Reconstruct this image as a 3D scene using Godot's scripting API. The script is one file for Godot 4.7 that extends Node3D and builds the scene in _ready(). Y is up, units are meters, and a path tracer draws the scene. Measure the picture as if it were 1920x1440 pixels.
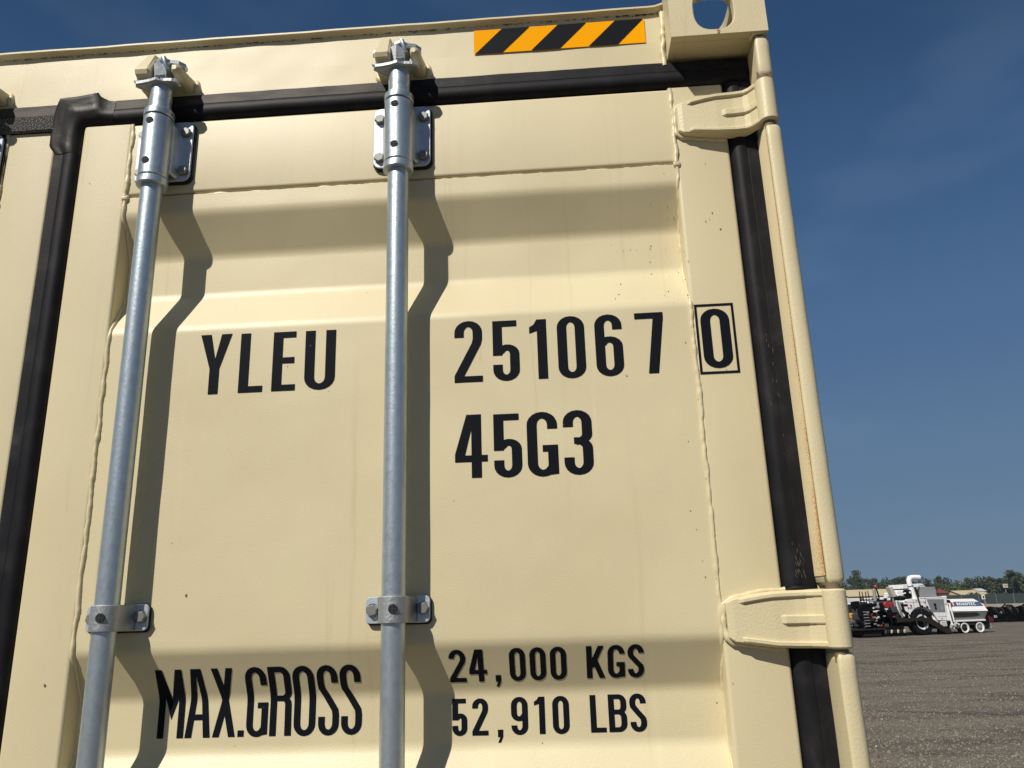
extends Node3D
# ---------------------------------------------------------------- mesh helpers
var S: SurfaceTool
var T := Transform3D()
var sg := 1
var rng := RandomNumberGenerator.new()
var M := {}
const UPW := Vector3(0, 0.065, 0)      # container measurements are taken 65 mm above the ground
const SUNV := Vector3(-0.68, 1.25, 1.0)

func beg(t := Transform3D()) -> void:
	S = SurfaceTool.new()
	S.begin(Mesh.PRIMITIVE_TRIANGLES)
	T = t
	sg = 1

func tri(a: Vector3, b: Vector3, c: Vector3, g := -1) -> void:   # counter-clockwise seen from outside
	S.set_smooth_group(g)
	S.add_vertex(T * a)
	S.add_vertex(T * c)
	S.add_vertex(T * b)

func quad(a: Vector3, b: Vector3, c: Vector3, d: Vector3, g := -1) -> void:
	tri(a, b, c, g)
	tri(a, c, d, g)

func fan(p: Array, out: Vector3, g := -1) -> void:
	var n := Vector3.ZERO
	for i in range(1, p.size() - 1):
		n += (p[i] - p[0]).cross(p[i + 1] - p[0])
	for i in range(1, p.size() - 1):
		if n.dot(out) >= 0:
			tri(p[0], p[i], p[i + 1], g)
		else:
			tri(p[0], p[i + 1], p[i], g)

func box(a: Vector3, b: Vector3, bev := 0.0) -> void:
	var lo := Vector3(minf(a.x, b.x), minf(a.y, b.y), minf(a.z, b.z))
	var hi := Vector3(maxf(a.x, b.x), maxf(a.y, b.y), maxf(a.z, b.z))
	var c := (lo + hi) / 2.0
	var h := (hi - lo) / 2.0
	bev = minf(bev, minf(h.x, minf(h.y, h.z)) * 0.9)
	var P := func(s: Vector3, k: int) -> Vector3:
		var q := h - Vector3.ONE * bev
		q[k] = h[k]
		return c + q * s
	for k in 3:
		var i := (k + 1) % 3
		var j := (k + 2) % 3
		for s in [-1, 1]:
			var f := []
			for e in [[-1, -1], [1, -1], [1, 1], [-1, 1]]:
				var v := Vector3.ZERO
				v[k] = s; v[i] = e[0]; v[j] = e[1]
				f.append(P.call(v, k))
			var o := Vector3.ZERO
			o[k] = s
			fan(f, o)
		if bev > 0.0:
			for s1 in [-1, 1]:
				for s2 in [-1, 1]:
					var v1 := Vector3.ZERO
					v1[i] = s1; v1[j] = s2; v1[k] = -1
					var v2 := v1
					v2[k] = 1
					fan([P.call(v1, i), P.call(v1, j), P.call(v2, j), P.call(v2, i)], Vector3(v1.x + v2.x, v1.y + v2.y, v1.z + v2.z))
	if bev > 0.0:
		for x in [-1, 1]:
			for y in [-1, 1]:
				for z in [-1, 1]:
					var v := Vector3(x, y, z)
					fan([P.call(v, 0), P.call(v, 1), P.call(v, 2)], v)

func inset(p: PackedVector2Array, d: float) -> PackedVector2Array:
	var out := PackedVector2Array()
	var area := 0.0
	var n := p.size()
	for i in n:
		area += p[i].cross(p[(i + 1) % n])
	var sgn := 1.0 if area > 0 else -1.0
	for i in n:
		var e1 := (p[i] - p[(i + n - 1) % n]).normalized()
		var e2 := (p[(i + 1) % n] - p[i]).normalized()
		var n1 := Vector2(-e1.y, e1.x) * sgn
		var n2 := Vector2(-e2.y, e2.x) * sgn
		var b := (n1 + n2).normalized()
		out.append(p[i] + b * d / maxf(0.35, b.dot(n1)))
	return out

# polygon in the (u, v) plane pushed along the third axis: ax 2 = XY along z, 1 = XZ along y, 0 = YZ along x
func at3(q: Vector2, w: float, ax: int) -> Vector3:
	if ax == 2: return Vector3(q.x, q.y, w)
	if ax == 1: return Vector3(q.x, w, q.y)
	return Vector3(w, q.x, q.y)

func prism(p: PackedVector2Array, w0: float, w1: float, ax := 2, bev := 0.0, smooth := false) -> void:
	var n := p.size()
	var rings := [[p, w0], [p, w1]]
	if bev > 0.0:
		var q := inset(p, bev)
		rings = [[q, w0], [p, w0 + bev], [p, w1 - bev], [q, w1]]
	var mid := Vector3.ZERO
	for k in rings.size() - 1:
		sg += 1
		for i in n:
			var j := (i + 1) % n
			var a := at3(rings[k][0][i], rings[k][1], ax)
			var b := at3(rings[k][0][j], rings[k][1], ax)
			var c := at3(rings[k + 1][0][j], rings[k + 1][1], ax)
			var d := at3(rings[k + 1][0][i], rings[k + 1][1], ax)
			var e := p[j] - p[i]
			var o2 := Vector2(e.y, -e.x)
			if Geometry2D.is_polygon_clockwise(p): o2 = -o2
			fan([a, b, c, d], at3(o2, 0, ax), sg if smooth else -1)
	for k in [0, rings.size() - 1]:
		var q: PackedVector2Array = rings[k][0]
		var t := Geometry2D.triangulate_polygon(q)
		var o := at3(Vector2.ZERO, -1.0 if k == 0 else 1.0, ax)
		for i in range(0, t.size(), 3):
			fan([at3(q[t[i]], rings[k][1], ax), at3(q[t[i + 1]], rings[k][1], ax), at3(q[t[i + 2]], rings[k][1], ax)], o)

func rrect(x0: float, y0: float, x1: float, y1: float, r: float, n := 5) -> PackedVector2Array:
	var p := PackedVector2Array()
	for c in [[x1 - r, y0 + r, -90], [x1 - r, y1 - r, 0], [x0 + r, y1 - r, 90], [x0 + r, y0 + r, 180]]:
		for i in n + 1:
			var a := deg_to_rad(c[2] + 90.0 * i / n)
			p.append(Vector2(c[0] + cos(a) * r, c[1] + sin(a) * r))
	return p

# turned part along dir from a: list of [distance, radius]
func lathe(a: Vector3, dir: Vector3, prof: Array, n := 24, hexr := 0.0) -> void:
	var d := dir.normalized()
	var u := d.cross(Vector3(0.3, 0.2, 1.0) if absf(d.z) < 0.9 else Vector3(0, 1, 0)).normalized()
	var v := d.cross(u)
	for k in prof.size() - 1:
		sg += 1
		for i in n:
			var t0 := TAU * i / n
			var t1 := TAU * (i + 1) / n
			var p := func(t: float, q: Array) -> Vector3: return a + d * q[0] + (u * cos(t) + v * sin(t)) * q[1]
			var A: Vector3 = p.call(t0, prof[k])
			var B: Vector3 = p.call(t1, prof[k])
			var C: Vector3 = p.call(t1, prof[k + 1])
			var D: Vector3 = p.call(t0, prof[k + 1])
			var g := sg if n > 8 else -1
			if prof[k][1] > 1e-6: tri(A, B, C, g)
			if prof[k + 1][1] > 1e-6: tri(A, C, D, g)

func cyl(a: Vector3, b: Vector3, r: float, n := 20, bev := 0.0) -> void:
	var l := a.distance_to(b)
	if bev > 0.0:
		lathe(a, b - a, [[0, 0], [0, r - bev], [bev, r], [l - bev, r], [l, r - bev], [l, 0]], n)
	else:
		lathe(a, b - a, [[0, 0], [0, r], [l, r], [l, 0]], n)

func tube(path: Array, rad: Array, n := 10) -> void:
	sg += 1
	var g := sg
	var rings := []
	var u := Vector3.ZERO
	for k in path.size():
		var d: Vector3 = (path[mini(k + 1, path.size() - 1)] - path[maxi(k - 1, 0)]).normalized()
		if u == Vector3.ZERO:
			u = d.cross(Vector3(0.31, 0.17, 0.93)).normalized()
		u = (u - d * u.dot(d)).normalized()
		var v := d.cross(u)
		var r: float = rad[k % rad.size()] if rad.size() > 1 else rad[0]
		var ring := []
		for i in n:
			ring.append(path[k] + (u * cos(TAU * i / n) + v * sin(TAU * i / n)) * r)
		rings.append(ring)
	for k in path.size() - 1:
		for i in n:
			var j := (i + 1) % n
			quad(rings[k][i], rings[k][j], rings[k + 1][j], rings[k + 1][i], g)
	fan(rings[0], path[0] - path[1])
	fan(rings[-1], path[-1] - path[-2])

func bar(a: Vector3, b: Vector3, r: float, n := 6) -> void:
	tube([a, b], [r], n)

# section polygon in 3D (list of lists of points), joined
func loft(sec: Array, closed := true, g := -1, caps := true) -> void:
	var n: int = sec[0].size()
	for k in sec.size() - 1:
		for i in (n if closed else n - 1):
			var j := (i + 1) % n
			quad(sec[k][i], sec[k][j], sec[k + 1][j], sec[k + 1][i], g)
	if caps:
		fan(sec[0], sec[0][0] - sec[1][0])
		fan(sec[-1], sec[-1][0] - sec[-2][0])

func done(called: String, mat: Material, parent: Node = self) -> MeshInstance3D:
	S.generate_normals()
	var o := MeshInstance3D.new()
	o.name = called
	o.mesh = S.commit()
	o.material_override = mat
	parent.add_child(o, true)
	return o

func node(called: String, parent: Node = self, at := Vector3.ZERO, turn := 0.0) -> Node3D:
	var o := Node3D.new()
	o.name = called
	parent.add_child(o, true)
	o.position = at
	o.rotation.y = turn
	return o

func tag(o: Node, label: String, category := "", group := "") -> Node:
	o.set_meta("label", label)
	if category: o.set_meta("category", category)
	if group: o.set_meta("group", group)
	return o

func kind(o: Node, k: String) -> Node:
	o.set_meta("kind", k)
	return o

# ---------------------------------------------------------------- materials
func lin(r: float, g: float, b: float) -> Color:
	return Color(r, g, b).linear_to_srgb()

func noise(freq: float, oct := 4, seed_ := 1, typ := FastNoiseLite.TYPE_SIMPLEX_SMOOTH) -> FastNoiseLite:
	var f := FastNoiseLite.new()
	f.noise_type = typ
	f.frequency = freq
	f.fractal_octaves = oct
	f.seed = seed_
	return f

func ntex(f: FastNoiseLite, size: int, stops: Array, normal := 0.0) -> NoiseTexture2D:
	var t := NoiseTexture2D.new()
	t.width = size
	t.height = size
	t.seamless = true
	t.noise = f
	if normal > 0.0:
		t.as_normal_map = true
		t.bump_strength = normal
	else:
		var g := Gradient.new()
		var off := PackedFloat32Array()
		var col := PackedColorArray()
		for s in stops:
			off.append(s[0])
			col.append(s[1])
		g.offsets = off
		g.colors = col
		t.color_ramp = g
	return t

func mat(c: Color, rough: float, metal := 0.0) -> StandardMaterial3D:
	var m := StandardMaterial3D.new()
	m.albedo_color = c
	m.roughness = rough
	m.metallic = metal
	return m

func tri_uv(m: StandardMaterial3D, s1: Vector3, s2 := Vector3.ONE) -> void:
	m.uv1_triplanar = true
	m.uv1_world_triplanar = true
	m.uv1_scale = s1
	m.uv2_triplanar = true
	m.uv2_world_triplanar = true
	m.uv2_scale = s2

# weathering of the paint: faint cloudiness and pale, uneven rain runs; 1.2 m square
func streaks() -> ImageTexture:
	var n := 640
	var im := Image.create(n, n, false, Image.FORMAT_RGB8)
	rng.seed = 12
	var cloud := noise(0.006, 4, 17)
	var runs := []
	for k in 46:
		runs.append([rng.randf() * n, rng.randf() * n, rng.randf_range(40, 330), rng.randf_range(0.8, 2.6), rng.randf_range(-0.030, 0.042) if k % 3 else rng.randf_range(0.02, 0.05), rng.randf() * 99.0])
	var v := PackedFloat32Array()
	v.resize(n * n)
	for q in runs:
		var w: float = q[3]
		for i in int(q[2]):
			var u: float = i / q[2]
			var fade := minf(1.0, u * 9.0) * (1.0 - u)
			var cx: float = q[0] + 3.5 * cloud.get_noise_2d(i * 1.4, q[5] * 50.0)
			for dx in range(-6, 7):
				var d: float = (floor(cx) + dx - cx) / (w * (0.7 + 0.5 * u))
				var x := posmod(int(floor(cx)) + dx, n)
				var y := posmod(int(q[1]) - i, n)
				v[y * n + x] += q[4] * fade * exp(-d * d)
	for y in n:
		for x in n:
			# blended over the seam so that the tile repeats without an edge
			var fx := float(x) / n
			var c := lerpf(cloud.get_noise_2d(x, y), cloud.get_noise_2d(x - n, y), fx * fx * (3 - 2 * fx))
			var t := clampf(0.975 + 0.030 * c - v[y * n + x], 0.0, 1.0)
			im.set_pixel(x, y, Color(t, t * (1.0 - 0.25 * (0.975 - t)), t * (1.0 - 0.7 * maxf(0.0, 0.975 - t))))
	return ImageTexture.create_from_image(im)

func make_materials() -> void:
	var peel := ntex(noise(0.13, 2, 5), 512, [], 2.0)
	var g1 := func(v: float) -> Color: return Color(v, v, v)
	var streak := streaks()
	var paint := mat(lin(0.668, 0.588, 0.378), 0.45)
	paint.normal_enabled = true
	paint.normal_texture = peel
	paint.normal_scale = 0.34
	tri_uv(paint, Vector3(6.5, 6.5, 6.5), Vector3(0.83, 0.71, 0.83))
	paint.detail_enabled = true
	paint.detail_uv_layer = BaseMaterial3D.DETAIL_UV_2
	paint.detail_blend_mode = BaseMaterial3D.BLEND_MODE_MUL
	paint.detail_albedo = streak
	M.paint = paint
	var cast: StandardMaterial3D = paint.duplicate()
	cast.normal_texture = ntex(noise(0.05, 4, 9), 512, [], 4.0)
	cast.normal_scale = 0.30
	cast.uv1_scale = Vector3(6, 6, 6)
	cast.uv1_scale = Vector3(8, 8, 8)
	M.cast = cast
	var bead: StandardMaterial3D = paint.duplicate()
	bead.normal_scale = 0.3
	bead.roughness = 0.38
	bead.albedo_color = lin(0.672, 0.594, 0.385)
	M.bead = bead
	# galvanised steel: mottled zinc
	var zinc := mat(lin(0.51, 0.585, 0.635), 0.40, 0.78)
	zinc.albedo_texture = ntex(noise(0.03, 4, 21), 512, [[0.0, g1.call(0.90)], [0.45, g1.call(0.97)], [1.0, g1.call(1.0)]])
	zinc.roughness_texture = ntex(noise(0.06, 3, 22), 512, [[0.0, g1.call(0.88)], [1.0, g1.call(1.0)]])
	zinc.roughness = 0.42
	zinc.normal_enabled = true
	zinc.normal_texture = ntex(noise(0.09, 3, 23), 512, [], 3.0)
	zinc.normal_scale = 0.09
	tri_uv(zinc, Vector3(5, 3.2, 5))
	M.zinc = zinc
	var plate: StandardMaterial3D = zinc.duplicate()
	plate.metallic = 0.42
	plate.albedo_color = lin(0.56, 0.62, 0.68)
	M.plate = plate
	var dull: StandardMaterial3D = zinc.duplicate()
	dull.albedo_color = lin(0.40, 0.43, 0.45)
	dull.roughness = 0.62
	dull.normal_scale = 0.3
	M.dull = dull
	M.bolt = mat(lin(0.22, 0.225, 0.225), 0.5, 0.45)
	M.black = mat(lin(0.008, 0.008, 0.009), 0.8)
	# rubber with road dust
	var rub := mat(Color.WHITE, 0.55)
	rub.metallic_specular = 0.3
	rub.albedo_texture = ntex(noise(0.012, 5, 31), 512, [[0.0, lin(0.006, 0.006, 0.008)], [0.55, lin(0.011, 0.011, 0.014)], [0.8, lin(0.02, 0.02, 0.022)], [1.0, lin(0.05, 0.047, 0.045)]])
	rub.normal_enabled = true
	rub.normal_texture = peel
	rub.normal_scale = 0.06
	tri_uv(rub, Vector3(2, 2, 2))
	M.rubber = rub
	var lip: StandardMaterial3D = rub.duplicate()
	lip.albedo_texture = ntex(noise(0.02, 5, 33), 512, [[0.0, lin(0.012, 0.012, 0.015)], [0.35, lin(0.035, 0.032, 0.030)], [0.6, lin(0.070, 0.058, 0.050)], [1.0, lin(0.110, 0.090, 0.075)]])
	lip.roughness = 0.55
	lip.uv1_scale = Vector3(0.9, 3, 3)
	M.lip = lip
	var foam := mat(Color.WHITE, 0.95)
	foam.albedo_texture = ntex(noise(0.16, 2, 35), 512, [[0.0, lin(0.01, 0.01, 0.01)], [0.42, lin(0.03, 0.029, 0.027)], [0.52, lin(0.12, 0.115, 0.10)], [0.8, lin(0.45, 0.43, 0.38)]])
	foam.normal_enabled = true
	foam.normal_texture = ntex(noise(0.16, 2, 35), 512, [], 8.0)
	tri_uv(foam, Vector3(4.5, 4.5, 4.5))
	M.foam = foam
	var vinyl := mat(lin(0.005, 0.007, 0.011), 0.6)
	vinyl.metallic_specular = 0.2
	vinyl.normal_enabled = true
	vinyl.normal_texture = peel
	vinyl.normal_scale = 0.05
	tri_uv(vinyl, Vector3(4.5, 4.5, 4.5))
	M.vinyl = vinyl
	var tape: StandardMaterial3D = vinyl.duplicate()
	tape.albedo_color = lin(0.92, 0.385, 0.002)
	tape.metallic_specular = 0.12
	M.tape = tape
	M.slot = mat(lin(0.035, 0.035, 0.037), 0.8)
	M.rust = mat(lin(0.16, 0.065, 0.028), 0.9)
	M.pin = mat(lin(0.16, 0.12, 0.075), 0.8)
	M.speck = mat(lin(0.15, 0.105, 0.06), 0.9)
	# ground: crushed stone
	var gr := mat(Color.WHITE, 0.95)
	gr.albedo_texture = ntex(noise(0.11, 4, 41), 1024, [[0.0, lin(0.055, 0.047, 0.036)], [0.38, lin(0.135, 0.116, 0.089)], [0.55, lin(0.185, 0.161, 0.126)], [0.72, lin(0.24, 0.21, 0.166)], [0.88, lin(0.34, 0.305, 0.25)], [1.0, lin(0.46, 0.43, 0.37)]])
	gr.normal_enabled = true
	gr.normal_texture = ntex(noise(0.11, 4, 41), 1024, [], 9.0)
	gr.normal_scale = 0.8
	tri_uv(gr, Vector3(0.29, 0.29, 0.29), Vector3(0.031, 0.031, 0.11))
	gr.detail_enabled = true
	gr.detail_uv_layer = BaseMaterial3D.DETAIL_UV_2
	gr.detail_blend_mode = BaseMaterial3D.BLEND_MODE_MUL
	gr.detail_albedo = ntex(noise(0.018, 6, 43), 512, [[0.0, Color(0.66, 0.65, 0.64)], [0.35, Color(0.88, 0.87, 0.86)], [0.6, Color(1, 0.99, 0.98)], [1.0, Color(1, 1, 1)]])
	M.ground = gr

# ---------------------------------------------------------------- lettering
# every glyph is a set of strokes in a box w x h (millimetres, y already stretched so that a stroke is t wide everywhere)
func arc(p: Array, c: Vector2, rx: float, ry: float, a0: float, a1: float, n := 10) -> void:
	for i in n + 1:
		var a := deg_to_rad(lerpf(a0, a1, float(i) / n))
		p.append(c + Vector2(cos(a) * rx, sin(a) * ry))

func glyph(ch: String, w: float, h: float, t: float) -> Array:      # [[points, closed, filled]]
	var a := t / 2.0
	var rx := w / 2.0 - a
	var ry := rx * 1.45
	var cx := w / 2.0
	var top := h - a - ry
	var bot := a + ry
	var V := func(x: float, y: float) -> Vector2: return Vector2(x, y)
	var p := []
	match ch:
		"0", "O":
			arc(p, V.call(cx, top), rx, ry, 0, 180)
			arc(p, V.call(cx, bot), rx, ry, 180, 360)
			return [[p, true, false]]
		"1":
			return [[[V.call(w - a, -t), V.call(w - a, h + t)], false, false], [[V.call(0, h * 0.765), V.call(w - a, h * 0.83), V.call(w - a, h), V.call(w * 0.44, h), V.call(w * 0.26, h * 0.915), V.call(0, h * 0.87)], true, true]]
		"2":
			p.append(V.call(a, h * 0.73))
			arc(p, V.call(cx, top), rx, ry, 180, 0)
			p += [V.call(w - a, h * 0.70), V.call(w - a * 1.25, h * 0.62), V.call(a * 0.95, h * 0.10), V.call(a * 0.95, -t)]
			return [[p, false, false], [[V.call(0, a), V.call(w, a)], false, false]]
		"3":
			p.append(V.call(a, h * 0.74))
			arc(p, V.call(cx, top), rx, ry, 180, 0)
			arc(p, V.call(w * 0.42, h * 0.51 + ry * 0.8), w - a - w * 0.42, ry * 0.8, 0, -90, 6)
			var q := [V.call(w * 0.36, h * 0.525)]
			arc(q, V.call(w * 0.44, h * 0.525 - ry * 0.85), w - a - w * 0.44, ry * 0.85, 90, 0, 6)
			arc(q, V.call(cx, bot), rx, ry, 0, -180)
			q.append(V.call(a, h * 0.27))
			return [[p, false, false], [q, false, false]]
		"4":
			return [[[V.call(w * 0.66, -t), V.call(w * 0.66, h + t)], false, false], [[V.call(0, h * 0.30), V.call(w, h * 0.30)], false, false], [[V.call(0, h * 0.25), V.call(t * 0.92, h * 0.30), V.call(w * 0.60, h * 0.95), V.call(w * 0.60, h), V.call(w * 0.36, h), V.call(0, h * 0.37)], true, true]]
		"5":
			p = [V.call(t * 0.6, h * 0.47)]
			arc(p, V.call(cx + a * 0.2, h * 0.60 - a - ry * 0.8), rx - a * 0.2, ry * 0.8, 150, 0, 8)
			arc(p, V.call(cx, bot), rx, ry, 0, -180)
			p.append(V.call(a, h * 0.27))
			return [[p, false, false], [[V.call(a, h * 0.42), V.call(a, h)], false, false], [[V.call(0, h - a), V.call(w * 0.92, h - a)], false, false]]
		"6", "9":
			p = [V.call(w - a, h * 0.75)]
			arc(p, V.call(cx, top), rx, ry, 0, 180)
			arc(p, V.call(cx, bot), rx, ry, 180, 360)
			arc(p, V.call(cx + a * 0.1, h * 0.64 - a - ry * 0.85), rx - a * 0.1, ry * 0.85, 0, 165, 8)
			if ch == "9":
				for i in p.size():
					p[i] = Vector2(w, h) - p[i]
			return [[p, false, false]]
		"7":
			return [[[V.call(0, h - a), V.call(w, h - a)], false, false], [[V.call(w * 0.64, h - t * 0.9), V.call(w, h - t * 0.9), V.call(w * 0.71, 0), V.call(w * 0.36, 0)], true, true]]
		"Y":
			return [[[V.call(0, h), V.call(t * 1.08, h), V.call(cx, h * 0.585), V.call(w - t * 1.08, h), V.call(w, h), V.call(cx + a, h * 0.42), V.call(cx + a, 0), V.call(cx - a, 0), V.call(cx - a, h * 0.42)], true, true]]
		"L":
			return [[[V.call(a, -t), V.call(a, h + t)], false, false], [[V.call(0, a), V.call(w, a)], false, false]]
		"E":
			return [[[V.call(a, 0), V.call(a, h)], false, false], [[V.call(a, a), V.call(w, a)], false, false], [[V.call(a, h * 0.51), V.call(w * 0.93, h * 0.51)], false, false], [[V.call(a, h - a), V.call(w * 0.97, h - a)], false, false]]
		"U":
			p = [V.call(a, h + t)]
			arc(p, V.call(cx, bot), rx, ry, 180, 360)
			p.append(V.call(w - a, h + t))
			return [[p, false, false]]
		"G":
			p = [V.call(w - a, h * 0.73)]
			arc(p, V.call(cx, top), rx, ry, 0, 180)
			arc(p, V.call(cx, bot), rx, ry, 180, 330)
			p.append(V.call(w - a, h * 0.13))
			p.append(V.call(w - a, h * 0.48))
			return [[p, false, false], [[V.call(w * 0.5, h * 0.48 - a), V.call(w, h * 0.48 - a)], false, false], [[V.call(w - t, h * 0.16), V.call(w, h * 0.16), V.call(w, h * 0.035), V.call(w - t, h * 0.02)], true, true]]
		"M":
			return [[[V.call(a, -t), V.call(a, h + t)], false, false], [[V.call(w - a, -t), V.call(w - a, h + t)], false, false], [[V.call(0, h), V.call(t * 1.02, h), V.call(cx, h * 0.56), V.call(w - t * 1.02, h), V.call(w, h), V.call(w - t * 0.5, h * 0.72), V.call(cx, h * 0.26), V.call(t * 0.5, h * 0.72)], true, true]]
		"A":
			return [[[V.call(0, 0), V.call(t * 1.04, 0), V.call(cx, h * 0.90), V.call(w - t * 1.04, 0), V.call(w, 0), V.call(cx + t * 0.78, h), V.call(cx - t * 0.78, h)], true, true], [[V.call(w * 0.2, h * 0.29), V.call(w * 0.8, h * 0.29)], false, false]]
		"X":
			return [[[V.call(a * 1.1, -0.05 * h), V.call(a * 1.05, 0), V.call(w - a * 1.25, h), V.call(w - a * 1.25, h * 1.05)], false, false], [[V.call(w - a, -0.05 * h), V.call(w - a, 0), V.call(a * 1.2, h), V.call(a * 1.2, h * 1.05)], false, false]]
		".":
			return [[[V.call(0, 0), V.call(w, 0), V.call(w, t * 1.1), V.call(0, t * 1.1)], true, true]]
		",":
			return [[[V.call(w * 0.1, h), V.call(w, h), V.call(w * 0.98, h * 0.45), V.call(w * 0.6, 0), V.call(w * 0.12, 0), V.call(w * 0.5, h * 0.42), V.call(w * 0.1, h * 0.42)], true, true]]
		"R", "B":
			arc(p, V.call(w - a - rx * 0.8, h - a - ry * 0.8), rx * 0.8, ry * 0.8, 90, 0, 8)
			arc(p, V.call(w - a - rx * 0.8, h * 0.53 + ry * 0.75), rx * 0.8, ry * 0.75, 0, -90, 8)
			p.push_front(V.call(a, h - a))
			p.append(V.call(a, h * 0.53))
			var q := []
			if ch == "R":
				q = [V.call(a, h * 0.53)]
				arc(q, V.call(w - a - rx * 0.8, h * 0.53 - ry * 0.7), rx * 0.75, ry * 0.7, 90, 0, 8)
				q += [V.call(w - a * 1.05, h * 0.2), V.call(w - a, -t)]
			else:
				q = [V.call(a, h * 0.53)]
				arc(q, V.call(w - a - rx * 0.85, h * 0.53 - ry * 0.85), rx * 0.85, ry * 0.85, 90, 0, 8)
				arc(q, V.call(w - a - rx * 0.85, a + ry * 0.85), rx * 0.85, ry * 0.85, 0, -90, 8)
				q.append(V.call(a, a))
			return [[[V.call(a, -t), V.call(a, h + t)], false, false], [p, false, false], [q, false, false]]
		"S":
			p = [V.call(w - a, h * 0.74)]
			arc(p, V.call(cx, top), rx, ry, 0, 180)
			p += [V.call(a, h * 0.73), V.call(a * 1.2, h * 0.66), V.call(w * 0.5, h * 0.5), V.call(w - a * 1.2, h * 0.35), V.call(w - a, h * 0.28)]
			arc(p, V.call(cx, bot), rx, ry, 0, -180)
			p.append(V.call(a, h * 0.26))
			return [[p, false, false]]
		"K":
			return [[[V.call(a, -t), V.call(a, h + t)], false, false], [[V.call(a * 1.6, h * 0.34), V.call(w - a * 1.25, h), V.call(w - a * 1.25, h * 1.06)], false, false], [[V.call(w * 0.42, h * 0.60), V.call(w - a, 0), V.call(w - a, -0.06 * h)], false, false]]
	return []

# even bands between all corner heights, filled by winding number; surf gives the depth at a height
func fill_glyph(ch: String, x0: float, x1: float, y0: float, y1: float, t: float, k: float, surf: Callable) -> void:
	var w := (x1 - x0) * 1000.0
	var h := (y1 - y0) * 1000.0 * k
	var polys := []
	for s in glyph(ch, w, h, t * 1000.0):
		var pts := PackedVector2Array(s[0])
		if s[2]:
			if Geometry2D.is_polygon_clockwise(pts): pts.reverse()
			polys.append(pts)
		elif s[1]:
			for q in Geometry2D.offset_polyline(PackedVector2Array(s[0] + [s[0][0]]), t * 500.0, Geometry2D.JOIN_MITER, Geometry2D.END_JOINED):
				polys.append(q)
		else:
			for q in Geometry2D.offset_polyline(pts, t * 500.0, Geometry2D.JOIN_MITER, Geometry2D.END_BUTT):
				polys.append(q)
	var ys := [0.0, h]
	var edges := []
	for q in polys:
		for i in q.size():
			var a: Vector2 = q[i]
			var b: Vector2 = q[(i + 1) % q.size()]
			ys.append(clampf(a.y, 0, h))
			if a.y < b.y: edges.append([a, b, 1])
			elif a.y > b.y: edges.append([b, a, -1])
	var steps := int(h / 1.3)
	for i in steps:
		ys.append(h * i / steps)
	ys.sort()
	for n in ys.size() - 1:
		var ya: float = ys[n]
		var yb: float = ys[n + 1]
		if yb - ya < 1e-4: continue
		var ym := (ya + yb) / 2.0
		var hit := []
		for e in edges:
			if e[0].y < ym and e[1].y > ym:
				var f := func(y: float) -> float: return lerpf(e[0].x, e[1].x, clampf((y - e[0].y) / (e[1].y - e[0].y), 0, 1))
				hit.append([f.call(ym), e[2], f.call(ya), f.call(yb)])
		hit.sort_custom(func(a, b): return a[0] < b[0])
		var wind := 0
		var start: Array
		for q in hit:
			var was := wind
			wind += q[1]
			if was == 0 and wind != 0: start = q
			elif was != 0 and wind == 0:
				var P := func(x: float, y: float) -> Vector3:
					var yy := y0 + y / k / 1000.0
					return Vector3(x0 + x / 1000.0, yy, surf.call(x0 + x / 1000.0, yy))
				quad(P.call(start[2], ya), P.call(q[2], ya), P.call(q[3], yb), P.call(start[3], yb))

func lettering(called: String, items: Array, t: float, k: float, surf: Callable, parent: Node, label: String) -> void:
	beg(Transform3D(Basis(), UPW))
	for q in items:
		fill_glyph(q[0], q[1], q[2], q[3], q[4], t, k, surf)
	tag(done(called, M.vinyl, parent), label)

# ---------------------------------------------------------------- container door
const DEEP := 0.037
const PY0 := 2.4745          # upper edge of the topmost groove
const PERIOD := 0.7215

func groove(y: float) -> float:
	var d := fposmod(PY0 - y, PERIOD)
	if d < 0.0705: return -DEEP * d / 0.0705
	if d < 0.143: return -DEEP
	if d < 0.2145: return -DEEP * (0.2145 - d) / 0.0715
	return 0.0

var dent := noise(1.0, 3, 8)
func sheet_z(x: float, y: float) -> float:      # front of the corrugated sheet of the right door
	var e := minf(1.0, minf(x + 0.7368, 0.2183 - x) / 0.08)
	return soft_groove(y) - 0.0018 + maxf(e, 0.0) * 0.0011 * dent.get_noise_2d(x * 3.0, y * 4.0)

func soft_groove(y: float) -> float:     # bends of about 10 mm radius
	var s := 0.0
	for i in 7:
		s += groove(y + (i - 3) * 0.0023)
	return minf(s / 7.0, 0.0)

func mx(x: float, m: bool) -> float:
	return -1.706 - x if m else x

func stile(x0: float, x1: float, y0: float, y1: float, parent: Node, called: String) -> void:
	beg(Transform3D(Basis(), UPW))
	prism(rrect(minf(x0, x1), -0.05, maxf(x0, x1), 0.0, 0.006, 4), y0, y1, 1, 0.0, true)
	done(called, M.paint, parent)

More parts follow.
